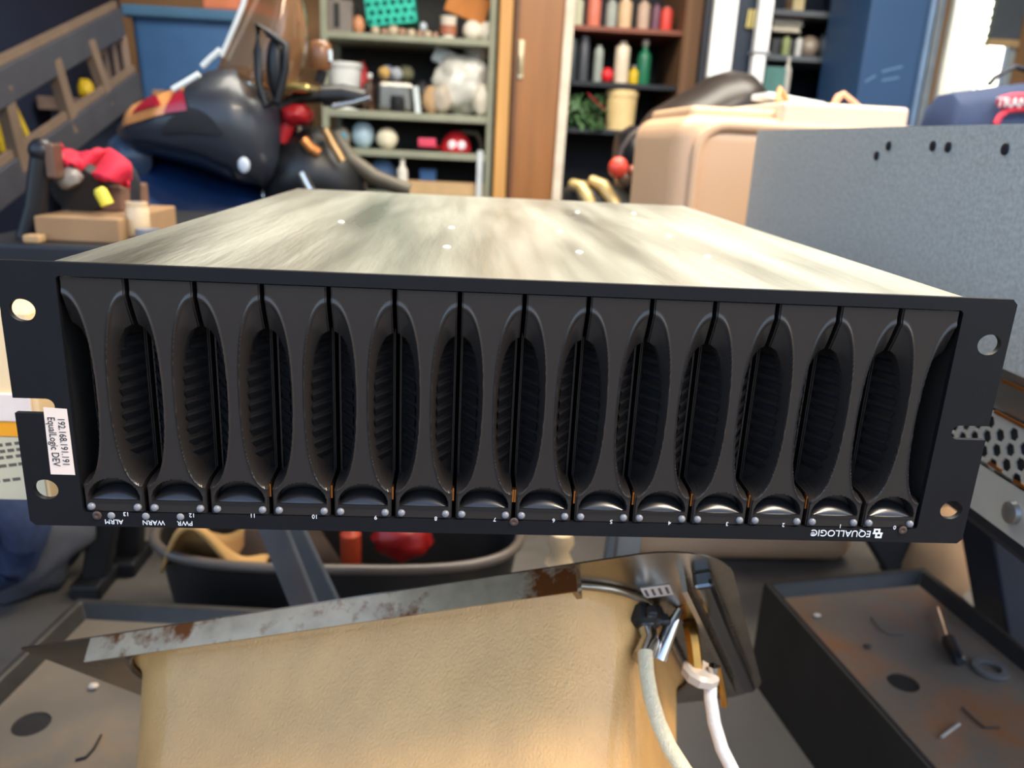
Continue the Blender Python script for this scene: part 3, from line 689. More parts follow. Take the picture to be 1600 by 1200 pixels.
# ================================================================== backpack at the right edge
ybp = 1.32
bp = thing('backpack', 'dark blue backpack with red piping at the right edge behind the chassis', 'backpack', (PY(1580, 300, ybp).x, ybp+.1, .5))
bpm = M('backpack_blue', (34, 52, 88), .75, var=.12, bump=.15, bscale=400)
R = []
for px, a, k in ((1476, 188, .3), (1482, 165, .6), (1495, 143, .85), (1520, 137, .95), (1560, 132, 1), (1600, 126, 1), (1650, 126, 1), (1690, 140, .8), (1705, 180, .4)):
    t = PY(px, a, ybp+.08); R.append([Vector((t.x, ybp+.12-.10*k*math.cos(f), .5+(t.z-.5)*(1 if abs(s_) > .99 else 1)*s_)) for f, s_ in ((0.0, 0.0), (0.0, .80), (.5, .93), (1.2, .99), (PI-1.2, .99), (PI-.5, .93), (PI, .8), (PI, 0.0))])
MB().rings(R).build('bag_body', bpm, bp, smooth=50)
MB().tube([PY(x, y_, ybp+.12) for x, y_ in ((1545, 132), (1556, 120), (1576, 109), (1586, 104), (1604, 110), (1630, 128))], .009, 8, flat=.6).build('grab_handle', M('handle_black', (28, 36, 52), .7), bp, smooth=60)
redc = M('piping_red', (214, 52, 74), .6)
MB().tube([PY(x, y_, ybp+.012) for x, y_ in ((1556, 194), (1562, 182), (1575, 172), (1600, 170), (1660, 170))], .0065, 8).build('red_piping', redc, bp, smooth=60)
MB().tube([PY(x, y_, ybp+.014) for x, y_ in ((1562, 160), (1580, 155), (1660, 152))], .012, 8).build('red_band', redc, bp, smooth=60)
t = text_obj('bag_lettering', 'TRAN', .026, M('letter_white', (236, 232, 236), .6), bp, Matrix.Translation(PY(1582, 161, ybp+.0)) @ Matrix.Rotation(PI/2, 4, 'X') @ Matrix.Rotation(.02, 4, 'Z'), .002)
stl = thing('dark_bench', 'dark low bench carrying the backpack behind the chassis', 'bench', (PY(1590, 300, ybp).x, ybp+.12, 0))
MB().box(PY(1480, 300, ybp).x, PY(1720, 300, ybp).x, ybp, ybp+.25, .46, .5).build('seat_board', nvp, stl, bevel=.004)
for px in (1490, 1700): MB().box(PY(px, 300, ybp).x-.02, PY(px, 300, ybp).x+.02, ybp+.02, ybp+.23, 0, .46).build('leg', nvp, stl)

# ================================================================== steel shelf unit against the back wall
ysf, ysb = 3.45, 3.86
shm = M('shelf_green', (150, 152, 132), .55, .2, var=.08)
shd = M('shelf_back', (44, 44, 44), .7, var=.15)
SX0, SX1 = PY(502, 120, ysf).x, PY(772, 150, ysf).x
su = thing('shelf_unit', 'pale green steel shelf unit crammed with garage odds and ends', 'shelf', ((SX0+SX1)/2, ysb, 0))
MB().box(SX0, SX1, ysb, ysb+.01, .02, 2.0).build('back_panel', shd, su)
SH = []
for py0, py1 in ((55, 66), (176, 188), (236, 247), (303, 312), (400, 410)):
    za, zb = PY(640, py0, ysf).z, PY(640, py1, ysf).z; SH.append(za)
    MB().box(SX0+.02, SX1-.02, ysf, ysb, zb, za).build('shelf_board', shm, su, bevel=.004)
SH.append(PY(640, 55, ysf).z+.42); MB().box(SX0+.02, SX1-.02, ysf, ysb, SH[-1]-.03, SH[-1]).build('shelf_board', shm, su, bevel=.004)
for x in (SX0, SX1-.03):
    for y in (ysf-.005, ysb-.03): MB().box(x, x+.03, y, y+.03, 0, 2.0).build('post', shm, su, bevel=.003)
G1 = 'odds and ends on the steel shelf'
def pbox(name, px0, py0, px1, py1, y, dep, zb, mat, label, cat, rot=0, bevel=.006, group=G1):
    x0, x1, z0, z1 = span(px0, py0, px1, py1, y)
    h = (z1-z0); z0 = zb if zb is not None else z0; z1 = z0+h
    mb = MB().box(-(x1-x0)/2, (x1-x0)/2, 0, dep, 0, h, Matrix.Translation(((x0+x1)/2, y, z0)) @ Matrix.Rotation(rot, 4, 'Y'))
    return solo(mb, name, mat, label, cat, group, bevel=bevel)
BOT = [(.0, .0), (.96, .0), (1, .03), (1, .62), (.9, .70), (.42, .80), (.40, .90), (.46, .90), (.46, 1.0), (0, 1.0)]
CAN = [(0, 0), (.97, 0), (1, .02), (1, .86), (.85, .92), (.5, .94), (.5, 1), (0, 1)]
JAR = [(0, 0), (.95, 0), (1, .04), (1, .80), (.88, .86), (.88, .88), (.92, .88), (.92, 1), (0, 1)]
BUC = [(0, 0), (.86, 0), (.98, .90), (1.04, .90), (1.04, 1.0), (.96, 1.0), (.9, .1), (0, .08)]
def plathe(name, px, py0, py1, hwpx, y, zb, prof, mat, label, cat, cap=None, group=G1, lab=None, seg=18):
    a, b = PY(px, py0, y), PY(px, py1, y); h = a.z-b.z; r = hwpx*(y-CAM.y)/FPX
    z = zb if zb is not None else b.z; c = Vector(((a.x+b.x)/2, y+r, z))
    t = thing(name, label, cat, c, group)
    MB().lathe(c, [(p*r, q*h) for p, q in prof], seg).build('body', mat, t, smooth=40)
    if cap: MB().lathe(c+Vector((0, 0, h*.9)), [(0, 0), (r*.5, 0), (r*.5, h*.12), (0, h*.12)], 14).build('cap', cap, t, smooth=40)
    if lab: MB().lathe(c+Vector((0, 0, h*.2)), [(r*1.01, 0), (r*1.015, .002), (r*1.015, h*.4), (r*1.01, h*.4)], seg).build('paper_label', lab, t, smooth=40)
    return t
def pball(name, px, py, rx, rz, y, zb, mat, label, cat, amp=0, seed=1, group=G1, ry=None, sub=3):
    c = PY(px, py, y); k = (y-CAM.y)/FPX; rx *= k; rz *= k; z = (zb+rz*.96) if zb is not None else c.z
    return solo(MB().ball((c.x, y+(ry or rx), z), (rx, ry or rx, rz), sub, amp, 1.6, seed, .96), name, mat, label, cat, group, smooth=80)
yi = ysf+.06
C = lambda n, c, r=.5, **k: M(n, c, r, **k)
# top shelf
g = pbox('grey_file_box', 508, 0, 550, 52, yi, .2, SH[0], C('file_grey', (128, 118, 112)), 'grey file box with a black slot on the upper shelf', 'box')
e = PY(526, 22, yi); o = MB().box(e.x-.012, e.x+.012, yi-.004, yi+.002, e.z-.055, e.z+.045).build('finger_slot', C('slot_black', (26, 22, 24)), g)
bpy.context.view_layer.update(); o.data.transform(Matrix.Translation(OFF[g]*0)); 
pball('orange_bulb', 559, 40, 9, 13, yi, SH[0], C('bulb_orange', (214, 150, 110), .4), 'small peach coloured bulb beside the grey file box', 'bulb')
# teal basket
tl = C('teal', (30, 196, 172), .45)
x0, x1, z0, z1 = span(570, -30, 648, 38, yi)
bk = thing('teal_basket', 'bright teal perforated plastic basket on the upper shelf', 'basket', ((x0+x1)/2, yi, z0))
T0 = Matrix.Translation(((x0+x1)/2, yi, (z0+z1)/2)) @ Matrix.Rotation(-.14, 4, 'Y')
nbx, nbz = 6, 5; wx, wz = x1-x0, z1-z0
hol = []
for i in range(nbx):
    for j in range(nbz):
        u = -wx/2+wx*(i+.5)/nbx; v = -wz/2+wz*(j+.5)/nbz; hol.append(circ(u+(.008 if j % 2 else -.004), v, min(wx/nbx, wz/nbz)*.33, 10))
me = curve_mesh('basket_front', [rrect(-wx/2, wx/2, -wz/2, wz/2, .02)]+hol, .006, tl)
inst('basket_front', me, bk, T0 @ Matrix.Rotation(PI/2, 4, 'X'))
MB().box(-wx/2, wx/2, .03, .20, -wz/2, wz/2, T0).build('basket_tray', C('teal_dark', (24, 150, 134), .5), bk, bevel=.01)
for i, (px, r) in enumerate(((586, 8), (600, 7), (614, 10), (628, 8), (642, 8), (656, 7), (668, 7), (680, 6))):
    pball('wooden_bead', px, 50, r*.8, r*.7, yi-.02, SH[0], C('knob_brown', (172, 134, 112)) if i % 2 else C('knob_pale', (206, 186, 160)), '%s wooden bead in the row on the upper shelf, %s' % ('brown' if i % 2 else 'pale', ('nearest the grey file box', 'left under the teal basket', 'largest, under the teal basket', 'right under the teal basket', 'just right of the teal basket', 'left of the glass ball', 'right of the glass ball', 'nearest the paper cup')[i]), 'bead', .15, i, 'row of small beads')
pball('glass_ball', 661, 37, 6, 7, yi+.05, SH[0]+.03, C('glass_pale', (200, 210, 220), .2), 'small pale glass ball above the row of beads', 'ball')
plathe('paper_cup', 700, 24, 60, 12, yi-.02, SH[0], [(0, 0), (.75, 0), (1, .95), (1.05, 1), (.9, 1), (.7, .1), (0, .1)], C('cup_white', (240, 230, 216)), 'white paper cup with a brown base mark on the upper shelf', 'cup', lab=C('cup_brown', (176, 110, 82)))
pbox('cork_panel', 692, -14, 758, 28, yi+.05, .02, None, C('cork', (196, 124, 62), .8), 'tilted orange-brown cork panel on the upper shelf', 'panel', .32, .003)
pball('yarn_ball', 738, 52, 14, 14, yi-.02, SH[0], C('yarn_white', (238, 230, 216), .9), 'white ball left of its twin at the shelf corner', 'ball', .08, 3, 'pair of white balls')
pball('yarn_ball', 761, 51, 13, 14, yi-.02, SH[0], C('yarn_white', (238, 230, 216), .9), 'white ball at the right end of the upper shelf', 'ball', .08, 4, 'pair of white balls')
# second shelf
plathe('white_pail', 534, 76, 152, 26, yi, SH[1]+.0, [(0, 0), (.82, 0), (.95, .9), (1.04, .9), (1.04, 1), (0, 1)], C('pail_white', (222, 224, 222), .45), 'tall white plastic pail behind the handlebar', 'pail')
pbox('green_level', 553, 78, 592, 86, yi+.02, .03, SH[1]+.30, C('lime', (132, 206, 54)), 'lime green spirit level lying across the pail', 'level', .22)
plathe('red_tin', 566, 94, 172, 7, yi+.10, SH[1], CAN, C('tin_red', (190, 40, 46)), 'slim red tin behind the white pail', 'tin')
pbox('steel_bin', 588, 128, 645, 176, yi-.03, .18, SH[1], C('bin_steel', (150, 146, 140), .22, metal=.9), 'square brushed steel bin in the middle of the shelf', 'bin', bevel=.02)
plathe('glue_bottle', 577, 118, 176, 7, yi, SH[1], BOT, C('bottle_brown', (120, 84, 62)), 'brown glue bottle beside the steel bin', 'bottle', cap=C('cap_white', (230, 230, 230)))
for i, (px, py, r, c, lab) in enumerate(((600, 112, 9, (196, 160, 96), 'yellow cloth roll in the steel bin'), (618, 116, 9, (170, 176, 186), 'grey cloth roll in the steel bin'), (604, 100, 10, (130, 140, 176), 'blue-grey cloth behind the steel bin'), (634, 108, 11, (110, 108, 84), 'olive cloth at the right of the steel bin'))):
    pball('cloth_roll', px, py+12, r, r, yi+.0+.02*i, SH[1]+.14, C('roll_%d' % i, c, .9), lab, 'cloth roll', .25, i)
pball('bag_of_bags', 722, 138, 46, 44, yi-.02, SH[1], C('bag_film', (206, 204, 196), .25, var=.14, scale=18), 'large heap of clear plastic bags on the second shelf', 'bag', .28, 3, sub=4, ry=.11)
pball('bag_bundle', 744, 100, 20, 22, yi+.05, SH[1]+.24, C('bag_white', (220, 218, 212), .4), 'white plastic bundle on top of the clear bags', 'bundle', .25, 6)
pbox('pale_carton', 672, 82, 704, 108, yi+.05, .1, SH[1]+.22, C('carton_pale', (196, 206, 208)), 'pale blue carton tilted above the plastic bags', 'carton', .35)
pball('paper_roll', 673, 158, 13, 20, yi-.04, SH[1], C('roll_tan', (196, 160, 120), .8), 'tan paper roll leaning by the plastic bags', 'roll', .1, 2)
pbox('white_sheet', 649, 136, 658, 178, yi-.05, .02, SH[1], C('sheet_white', (216, 226, 226)), 'narrow white sheet standing beside the steel bin', 'sheet', -.12, .002)
pball('dark_case', 660, 128, 12, 24, yi+.08, SH[1], C('case_dark', (40, 40, 46)), 'dark case standing behind the narrow white sheet', 'case', .1, 2)
for i, (px, py, rx, rz, c, lab) in enumerate(((690, 150, 16, 22, (188, 176, 160), 'beige bag left of the big heap of clear plastic bags'), (752, 150, 14, 24, (214, 206, 190), 'cream bag right of the big heap of clear plastic bags'), (574, 150, 9, 22, (70, 48, 40), 'dark brown pouch beside the white pail'))):
    pball('small_bag', px, py, rx, rz, yi-.05+.03*(i == 2), SH[1], C('sbag_%d' % i, c, .5, var=.12, scale=20), lab, 'bag', .28, i+11)
plathe('black_pot', 620, 150, 176, 11, yi-.06, SH[1], JAR, C('pot_black', (40, 40, 44), .3), 'small black pot in front of the steel bin', 'pot')
# third shelf
pball('grey_stone', 532, 212, 13, 15, yi, SH[2], C('stone_grey', (150, 142, 128), .8), 'grey lump at the left end of the third shelf', 'lump', .2, 1)
plathe('cyan_can', 531, 212, 236, 8, yi-.04, SH[2], CAN, C('can_cyan', (36, 172, 216)), 'small cyan can at the left end of the third shelf', 'can')
pball('glass_globe', 565, 216, 17, 20, yi, SH[2], C('globe_blue', (176, 200, 216), .12), 'pale blue glass lamp globe on the third shelf', 'globe', .05, 2)
pball('twine_ball', 603, 219, 16, 16, yi-.02, SH[2], C('twine', (232, 222, 196), .9, bump=.5, bscale=120), 'cream ball of twine beside the glass globe', 'ball', .05, 2)
pbox('pink_carton', 653, 212, 681, 226, yi, .08, SH[2]+.02, C('carton_pink', (214, 66, 96)), 'pink carton with pale front on the third shelf', 'carton')
rc = PY(712, 226, yi-.02)
cp = thing('baseball_cap', 'red baseball cap with a white patch on the third shelf', 'cap', (rc.x, yi, SH[2]))
capm = C('cap_red', (206, 28, 40), .7)
MB().ball((rc.x, yi+.08, SH[2]+.012), (.072, .07, .088), 3, 0, 1, 0, .1).build('crown', capm, cp, smooth=70)
MB().grid(lambda u, v: Vector((rc.x-.075-.075*v, yi+.08+.055*(u-.5)*2*(1-v*v*.6), SH[2]+.012+.012*math.cos((u-.5)*2))), 10, 5).build('peak', capm, cp, smooth=70, solid=.004)
pm = C('patch_white', (238, 226, 236))
for dx in (-.022, .022): MB().ball((rc.x+.005+dx, yi+.0145, SH[2]+.035), (.021, .004, .022), 2).build('white_patch', pm, cp, smooth=70)
bt_ = [PY(x, y_, yi+.1) for x, y_ in ((705, 215), (725, 206), (745, 208), (752, 222))]
solo(MB().tube(bt_+[Vector((bt_[-1].x, bt_[-1].y, SH[2]+.012))], .012, 8), 'bent_hose', C('hose_olive', (104, 98, 80)), 'bent olive hose behind the red cap', 'hose', smooth=60)
# fourth shelf
plathe('white_bottle', 628, 248, 302, 8, yi-.06, SH[3], BOT, C('bottle_white', (232, 226, 214)), 'slim white bottle in front of the lower shelf', 'bottle')
pball('blue_jug', 596, 268, 20, 24, yi+.05, SH[3], C('jug_blue', (112, 148, 196), .4), 'dusty blue jug on the lower shelf', 'jug', .1, 3)
pbox('blue_carton', 655, 266, 681, 302, yi+.12, .08, SH[3], C('carton_blue', (96, 150, 214)), 'blue carton behind the cardboard box', 'carton')
pbox('white_lath', 745, 229, 754, 302, yi-.07, .02, SH[3], C('slat_white', (206, 212, 216)), 'white lath standing at the right of the lower shelf', 'lath', 0, .002)
cbm = C('cardboard', (198, 164, 122), .85, var=.07)
pbox('cardboard_box', 626, 284, 762, 304, yi-.04, .12, SH[3]-.001, cbm, 'flat cardboard box at the bottom of the shelf unit', 'carton', 0, .003)

# ================================================================== wooden cupboard
ycf, ycb = 3.40, 3.90
wood = M('wood_door', (150, 98, 52), .42, var=.14, scale=6, streak=(3, 3, .25), coat=.1)
wood2 = M('wood_pale', (206, 152, 86), .5, var=.12, scale=6, streak=(3, 3, .25))
wood3 = M('wood_stile', (132, 96, 68), .5, var=.12, scale=6, streak=(3, 3, .25))
inner = M('cupboard_inside', (30, 34, 44), .7, var=.1)
HB = 2.1
kx = lambda px, py=150, y=ycf: PY(px, py, y).x
cb2 = thing('wooden_cupboard', 'tall brown wooden cupboard with an open right half', 'cupboard', (kx(940), ycb, 0))
MB().box(kx(776), kx(796), ycf-.02, ycb, 0, HB).build('left_post', wood2, cb2, bevel=.004)
dr = MB().box(kx(799), kx(877), ycf-.01, ycf+.02, .02, HB).build('door', wood, cb2, bevel=.003)
MB().box(kx(799), kx(806), ycf-.016, ycf-.01, .02, HB).build('door_edge', M('wood_dark', (96, 58, 30), .5), dr)
hd = PY(814, 95, ycf-.02)
MB().box(hd.x-.013, hd.x+.013, ycf-.018, ycf-.01, hd.z-.075, hd.z+.085).build('handle_plate', M('handle_steel', (214, 196, 160), .3, .8), dr, bevel=.004)
MB().tube([(hd.x, ycf-.03, hd.z-.05), (hd.x, ycf-.034, hd.z), (hd.x, ycf-.03, hd.z+.02)], .007, 8).build('pull', MATS['handle_steel'], dr, smooth=60)
a, b = PY(891, 0, ycf-.03), PY(868, 296, ycf-.03)
MB().bar((b.x, ycf-.025, .02), (a.x+.012, ycf-.025, HB), .012, .040, (1, 0, 0)).build('white_edge_strip', M('strip_white', (224, 208, 188), .5), cb2)
MB().box(kx(880), kx(1058), ycb-.01, ycb, 0, HB).build('back_board', inner, cb2)
MB().box(kx(878)-.006, kx(878)+.014, ycf+.0, ycb, 0, HB).build('divider', wood3, cb2)
MB().box(kx(1058), kx(1066), ycf, ycb, 0, HB).build('right_side', wood3, cb2)
MB().box(kx(1060), kx(1094), ycf-.02, ycf, 0, HB).build('right_stile', wood3, cb2, bevel=.003)
MB().box(kx(1088), kx(1098), ycf-.03, ycf-.02, 0, HB).build('stile_trim', wood2, cb2)
MB().box(kx(796), kx(1066), ycf, ycb, HB-.02, HB).build('top_board', wood3, cb2)
CS = []
for py, m in ((42, M('shelf_redbrown', (132, 72, 54), .6)), (129, inner), (203, inner)):
    z = PY(960, py, ycf+.02).z; CS.append(z)
    MB().box(kx(882), kx(1058), ycf+.02, ycb-.01, z-.02, z).build('cupboard_shelf', m, cb2)
yc = ycf+.07; G2 = 'cans and bottles in the cupboard'
for i, (px, hw_, top, c, c2, nm) in enumerate(((903, 9, -6, (206, 208, 180), (214, 70, 60), 'pale green spray can with red cap'), (930, 10, -10, (214, 120, 98), (206, 60, 50), 'salmon spray can'), (957, 8, -4, (160, 166, 160), (206, 200, 190), 'grey spray can'), (979, 10, -8, (220, 186, 148), (232, 220, 200), 'cream spray can'), (1008, 9, -6, (196, 168, 150), (150, 120, 110), 'beige spray can'), (1027, 6, -2, (120, 80, 100), (96, 60, 80), 'dull violet spray can'), (1044, 9, 2, (226, 76, 66), (232, 180, 160), 'red spray can at the right end'))):
    plathe('spray_can', px, top, 41, hw_, yc, CS[0], CAN, C('can_%d' % i, c), nm+' on the top cupboard shelf', 'spray can', cap=C('ccap_%d' % i, c2), group=G2)
for i, (px, hw_, top, c, nm, pf) in enumerate(((895, 7, 62, (64, 70, 74), 'dark glass jar at the left end', JAR), (913, 8, 58, (74, 76, 84), 'grey glass jar with pale lid', JAR), (936, 7, 70, (150, 158, 150), 'pale grey tube', CAN), (974, 11, 62, (224, 208, 184), 'cream caulk tube', CAN), (992, 7, 98, (212, 178, 30), 'yellow bottle', BOT), (1009, 10, 58, (32, 110, 78), 'green bottle with a spout', BOT))):
    plathe('bottle' if pf is BOT else 'jar', px, top, 128, hw_, yc, CS[1], pf, C('jarc_%d' % i, c, .3), nm+' on the middle cupboard shelf', 'bottle' if pf is BOT else 'jar', group=G2, cap=C('jcap_%d' % (i % 2), (190, 180, 170) if i % 2 else (120, 120, 130)))
pball('red_ball', 951, 111, 9, 11, yc-.02, CS[1], C('ball_red', (220, 36, 44), .4), 'small red ball between jars on the middle cupboard shelf', 'ball')
bkt = plathe('cream_bucket', 975, 137, 201, 24, yc-.05, CS[2], [(0, 0), (.88, 0), (.97, .84), (1.03, .84), (1.03, 1.0), (.95, 1.0), (.86, .1), (0, .08)], C('bucket_cream', (228, 198, 142), .5), 'cream plastic bucket on the lowest cupboard shelf', 'bucket')
# garland of leaves
ga = thing('artificial_garland', 'green artificial garland with a red ribbon left of the cream bucket', 'garland', (kx(916), yc, CS[2]))
lm = C('leaf_green', (74, 108, 66), .6, var=.25)
lf_me = mesh_of(MB().grid(lambda u, v: Vector(((v-.5)*.05, (u-.5)*.024*math.sin(PI*v), .006*math.cos(6*(u-.5)))), 2, 6), 'leaf', lm, 60)
rnd = random.Random(3)
for k in range(90):
    px = rnd.uniform(886, 948); py = rnd.uniform(146, 206)-(abs(px-915)*-.15)
    p = PY(px, min(py, 202), yc-.06+rnd.uniform(0, .12))
    inst('leaf', lf_me, ga, Matrix.Translation(p) @ Matrix.Rotation(rnd.uniform(0, 6), 4, 'Z') @ Matrix.Rotation(rnd.uniform(-1.2, 1.2), 4, 'Y') @ Matrix.Rotation(rnd.uniform(-1, 1), 4, 'X'))
MB().tube([PY(x, y_, yc-.07) for x, y_ in ((918, 146), (926, 154), (934, 162), (945, 172))], .012, 8, flat=.3).build('red_ribbon', redc, ga, smooth=60)
MB().tube([PY(x, y_, yc) for x, y_ in ((888, 196), (905, 176), (925, 172), (944, 196))], .006, 6).build('stem', C('stem_brown', (60, 56, 36)), ga, smooth=60)

# ================================================================== work bench and blue tote at the left back
ybn = 3.0
bm_ = thing('work_bench', 'dark work bench along the back left carrying the blue tote', 'bench', (-1.3, 3.4, 0))
zbn = PY(300, 162, ybn).z
benchm = M('bench_dark', (34, 40, 58), .6, var=.2); bench2 = M('bench_edge', (120, 100, 88), .6, var=.2)
bx0, bx1 = XL+.03, -.82
MB().box(bx0, bx1, ybn, 3.9, zbn-.05, zbn).build('bench_top', bench2, bm_, bevel=.004)
MB().box(bx0+.05, bx1-.05, ybn+.08, ybn+.10, .1, zbn-.05).build('front_panel', benchm, bm_)
for x in (bx0+.04, bx1-.10):
    for y in (ybn+.02, 3.8): MB().box(x, x+.06, y, y+.06, 0, zbn-.05).build('leg', benchm, bm_)
x0, x1, z0, z1 = span(203, 12, 402, 160, ybn+.1)
tt = thing('blue_tote', 'large blue plastic storage tote on the work bench', 'storage tote', ((x0+x1)/2, ybn+.3, zbn))
tb = M('tote_blue', (58, 96, 142), .5, var=.06); tl2 = M('tote_lid', (70, 108, 140), .5, var=.06)
MB().rings([[Vector((x, y, z)) for x, y in rrect((x0+x1)/2-w_, (x0+x1)/2+w_, ybn+.12, ybn+.55, .03)] for w_, z in (((x1-x0)/2*.92, zbn), ((x1-x0)/2*.99, z1-.03))]).build('tub', tb, tt, smooth=40)
MB().box(x0-.02, x1+.02, ybn+.09, ybn+.58, z1-.045, z1).build('lid', tl2, tt, bevel=.012, seg=3)
p = PY(352, 6, ybn+.12)
solo(MB().box(p.x-.09, p.x+.10, p.y, p.y+.2, z1, z1+.06), 'orange_case', M('case_orange', (206, 120, 84), .5), 'flat orange case on the blue tote lid', 'case', bevel=.01)
p = PY(262, 140, ybn+.02); solo(MB().box(p.x-.06, p.x+.05, p.y, p.y+.06, zbn, zbn+.045), 'wood_offcut', M('offcut', (168, 128, 96), .7), 'small wood offcut on the bench edge before the tote', 'wood', bevel=.003)

# ladder leaning in the left corner
alu = M('ladder_alu', (78, 80, 90), .42, .5, var=.12, scale=12)
alw = M('ladder_warm', (122, 104, 90), .45, .3, var=.12, scale=12)
ya, yb2 = 1.75, 2.55
la = thing('ladder', 'aluminium ladder lying tilted in the left corner', 'ladder', (PY(0, 290, ya).x, ya, PY(0, 290, ya).z))
def lint(a, b, t): return a+(b-a)*t
U0, U1 = PY(-160, 222, 1.35), PY(186, 34, yb2); L0, L1 = PY(-160, 412, 1.35), PY(214, 132, yb2)
MB().bar(U0, U1, .03, .085).build('rail', alu, la, bevel=.004); MB().bar(L0, L1, .03, .085).build('rail', alu, la, bevel=.004)
MB().bar(U0+Vector((0, -.02, .05)), U1+Vector((0, -.02, .05)), .012, .02).build('rail_flange', alw, la); MB().bar(L0+Vector((0, -.02, .05)), L1+Vector((0, -.02, .05)), .012, .02).build('rail_flange', alw, la)
for (a, b), (c, d) in (((110, 84), (150, 160)), ((42, 138), (76, 212)), ((-40, 190), (-10, 280))):
    t1 = (a+160)/346; t2 = (c+160)/374; MB().bar(lint(U0, U1, t1), lint(L0, L1, t2), .03, .045, (0, 1, 0)).build('rung', alw, la, bevel=.003)
for k in range(4): MB().bar(PY(150+14*k, 62+4-4*k, yb2+.03), PY(162+13*k, 142-8*k, yb2+.03), .01, .035, (0, 1, 0)).build('foot_slat', M('foot_brown', (126, 106, 96), .6), la)
MB().tube([PY(112, 80, 2.3), PY(135, 86, 2.35), PY(160, 82, 2.45)], .008, 6).build('tie_rod', alw, la)
sup_ = PY(214, 150, yb2)
ylw = M('yellow_plastic', (206, 172, 28), .5, var=.08)
yg = thing('yellow_sack', 'yellow plastic sack hanging behind the ladder', 'sack', PY(20, 240, 2.3))
MB().grid(lambda u, v: PY(-40+58*u+(30+8*u)*v, 163+8*math.sin(u*4)+70*v+8*u*v, 2.2+.06*math.sin(u*9+v*3)), 14, 10).build('sheet', ylw, yg, smooth=80, solid=.012)
pball('yellow_ball', 131, 158, 11, 14, 3.1, zbn, ylw, 'yellow bundle on the bench seen between the ladder rungs', 'bundle', .25, 3, group=None)

# low cart with tools at left
zc = PY(130, 372, .95).z
ct_ = thing('tool_cart', 'black low tool cart at the left carrying tools and cartons', 'cart', (PY(120, 372, 1.1).x, 1.15, 0))
cxa, cxb = PY(-40, 372, .9).x, PY(238, 360, .9).x
ctm = M('cart_black', (20, 22, 30), .55, var=.15)
MB().box(cxa, cxb, .86, 1.45, zc-.05, zc).build('cart_top', ctm, ct_, bevel=.006)
for x in (cxa+.01, cxb-.05):
    for y in (1.15, 1.40): MB().box(x, x+.04, y, y+.04, .0, zc-.05).build('leg', ctm, ct_)
G3 = 'things on the tool cart'
x0, x1, z0, z1 = span(64, 338, 194, 368, .92)
solo(MB().box(x0, x1, .90, 1.15, zc, z1), 'flat_carton', M('carton_tan', (150, 118, 84), .85, var=.1), 'flat tan carton on the tool cart', 'carton', G3, bevel=.003)
zf = z1
a = PY(58, 402, .90); solo(MB().box(PY(44, 385, .885).x, PY(70, 385, .885).x, .87, .895, zc, PY(56, 366, .885).z), 'wood_block', M('block_tan', (168, 136, 96), .8), 'tan wood block standing at the cart corner', 'wood block', G3, bevel=.003)
pbox('brown_carton', 104, 300, 190, 340, 1.0, .12, zf, M('carton_brown', (104, 74, 58), .85, var=.12), 'brown carton stacked on the flat tan carton', 'carton', 0, .004, G3)
x0, x1, z0, z1 = span(104, 300, 190, 340, 1.0); zk = zf+(z1-z0)
# black pole
a, b = PY(66, 236, .93), PY(46, 404, .93)
pl_ = thing('black_pole', 'black pole with a clamp standing on the tool cart', 'pole', (b.x, .93, zc), G3)
MB().tube([Vector((b.x, .93, zc)), lint(b, a, .5), a], .016, 12).build('tube', M('pole_black', (22, 24, 30), .4), pl_, smooth=50)
MB().ball(a, (.020, .020, .020), 2).build('end_cap', MATS['pole_black'], pl_, smooth=60)
MB().box(a.x+.008, a.x+.024, .915, .945, a.z-.04, a.z+.012).build('clamp', M('clamp_tan', (110, 84, 70), .4, .5), pl_, bevel=.004)
# angle grinder
gr = thing('angle_grinder', 'grey angle grinder with black disc beside the red cloth', 'power tool', PY(110, 300, 1.0), G3)
gm = M('grinder_grey', (138, 134, 130), .45, .3)
MB().tube([PY(84, 246, .98), PY(96, 262, .97), PY(112, 284, .96), PY(116, 290, .96)], [.012, .020, .020, .012], 12).build('body', gm, gr, smooth=50)
MB().lathe(PY(126, 290, 1.0), [(0, 0), (.045, 0), (.047, .008), (.04, .02), (0, .022)], 24, Matrix.Rotation(PI/2+.25, 3, 'X')).build('disc', M('disc_black', (34, 32, 32), .5), gr, smooth=40)
MB().bar(PY(128, 300, 1.0), PY(134, 326, 1.0), .018, .018).build('handle', M('disc_black', (34, 32, 32)), gr)
redcl = M('red_cloth', (196, 26, 56), .8, var=.15, scale=20, bump=.3, bscale=120)
rd = thing('red_cloth', 'red cloth draped over the tools on the cart', 'cloth', PY(160, 290, 1.02), G3)
def rf(u, v):
    px = 96+106*u; py = 226+26*u+(38*v)*(1 if u > .25 else .75)+10*math.sin(u*7)*(1-v)
    return PY(px, py, 1.02-.05*v+.025*math.sin(u*11+v*4))
MB().grid(rf, 26, 12).build('fabric', redcl, rd, smooth=80, solid=.012)
MB().ball(PY(176, 296, 1.06), (.045, .05, .06), 3, .2, 1.6, 3).build('stuffing', M('stuff_dark', (24, 24, 34), .8), rd, smooth=70)
plathe('glue_jar', 206, 292, 346, 17, .93, zf-.03, JAR, M('jar_tan', (208, 182, 146), .35), 'tan glue jar with metal lid at the cart corner', 'jar', group=G3, cap=M('jar_lid', (180, 180, 182), .3, .8))
a, b = PY(154, 294, .93), PY(168, 320, .93)
solo(MB().tube([a, lint(a, b, .2), b], [.007, .010, .010], 10), 'yellow_marker', M('marker_yellow', (226, 206, 58), .5), 'thick yellow marker stuck by the red cloth', 'marker', G3, smooth=50)
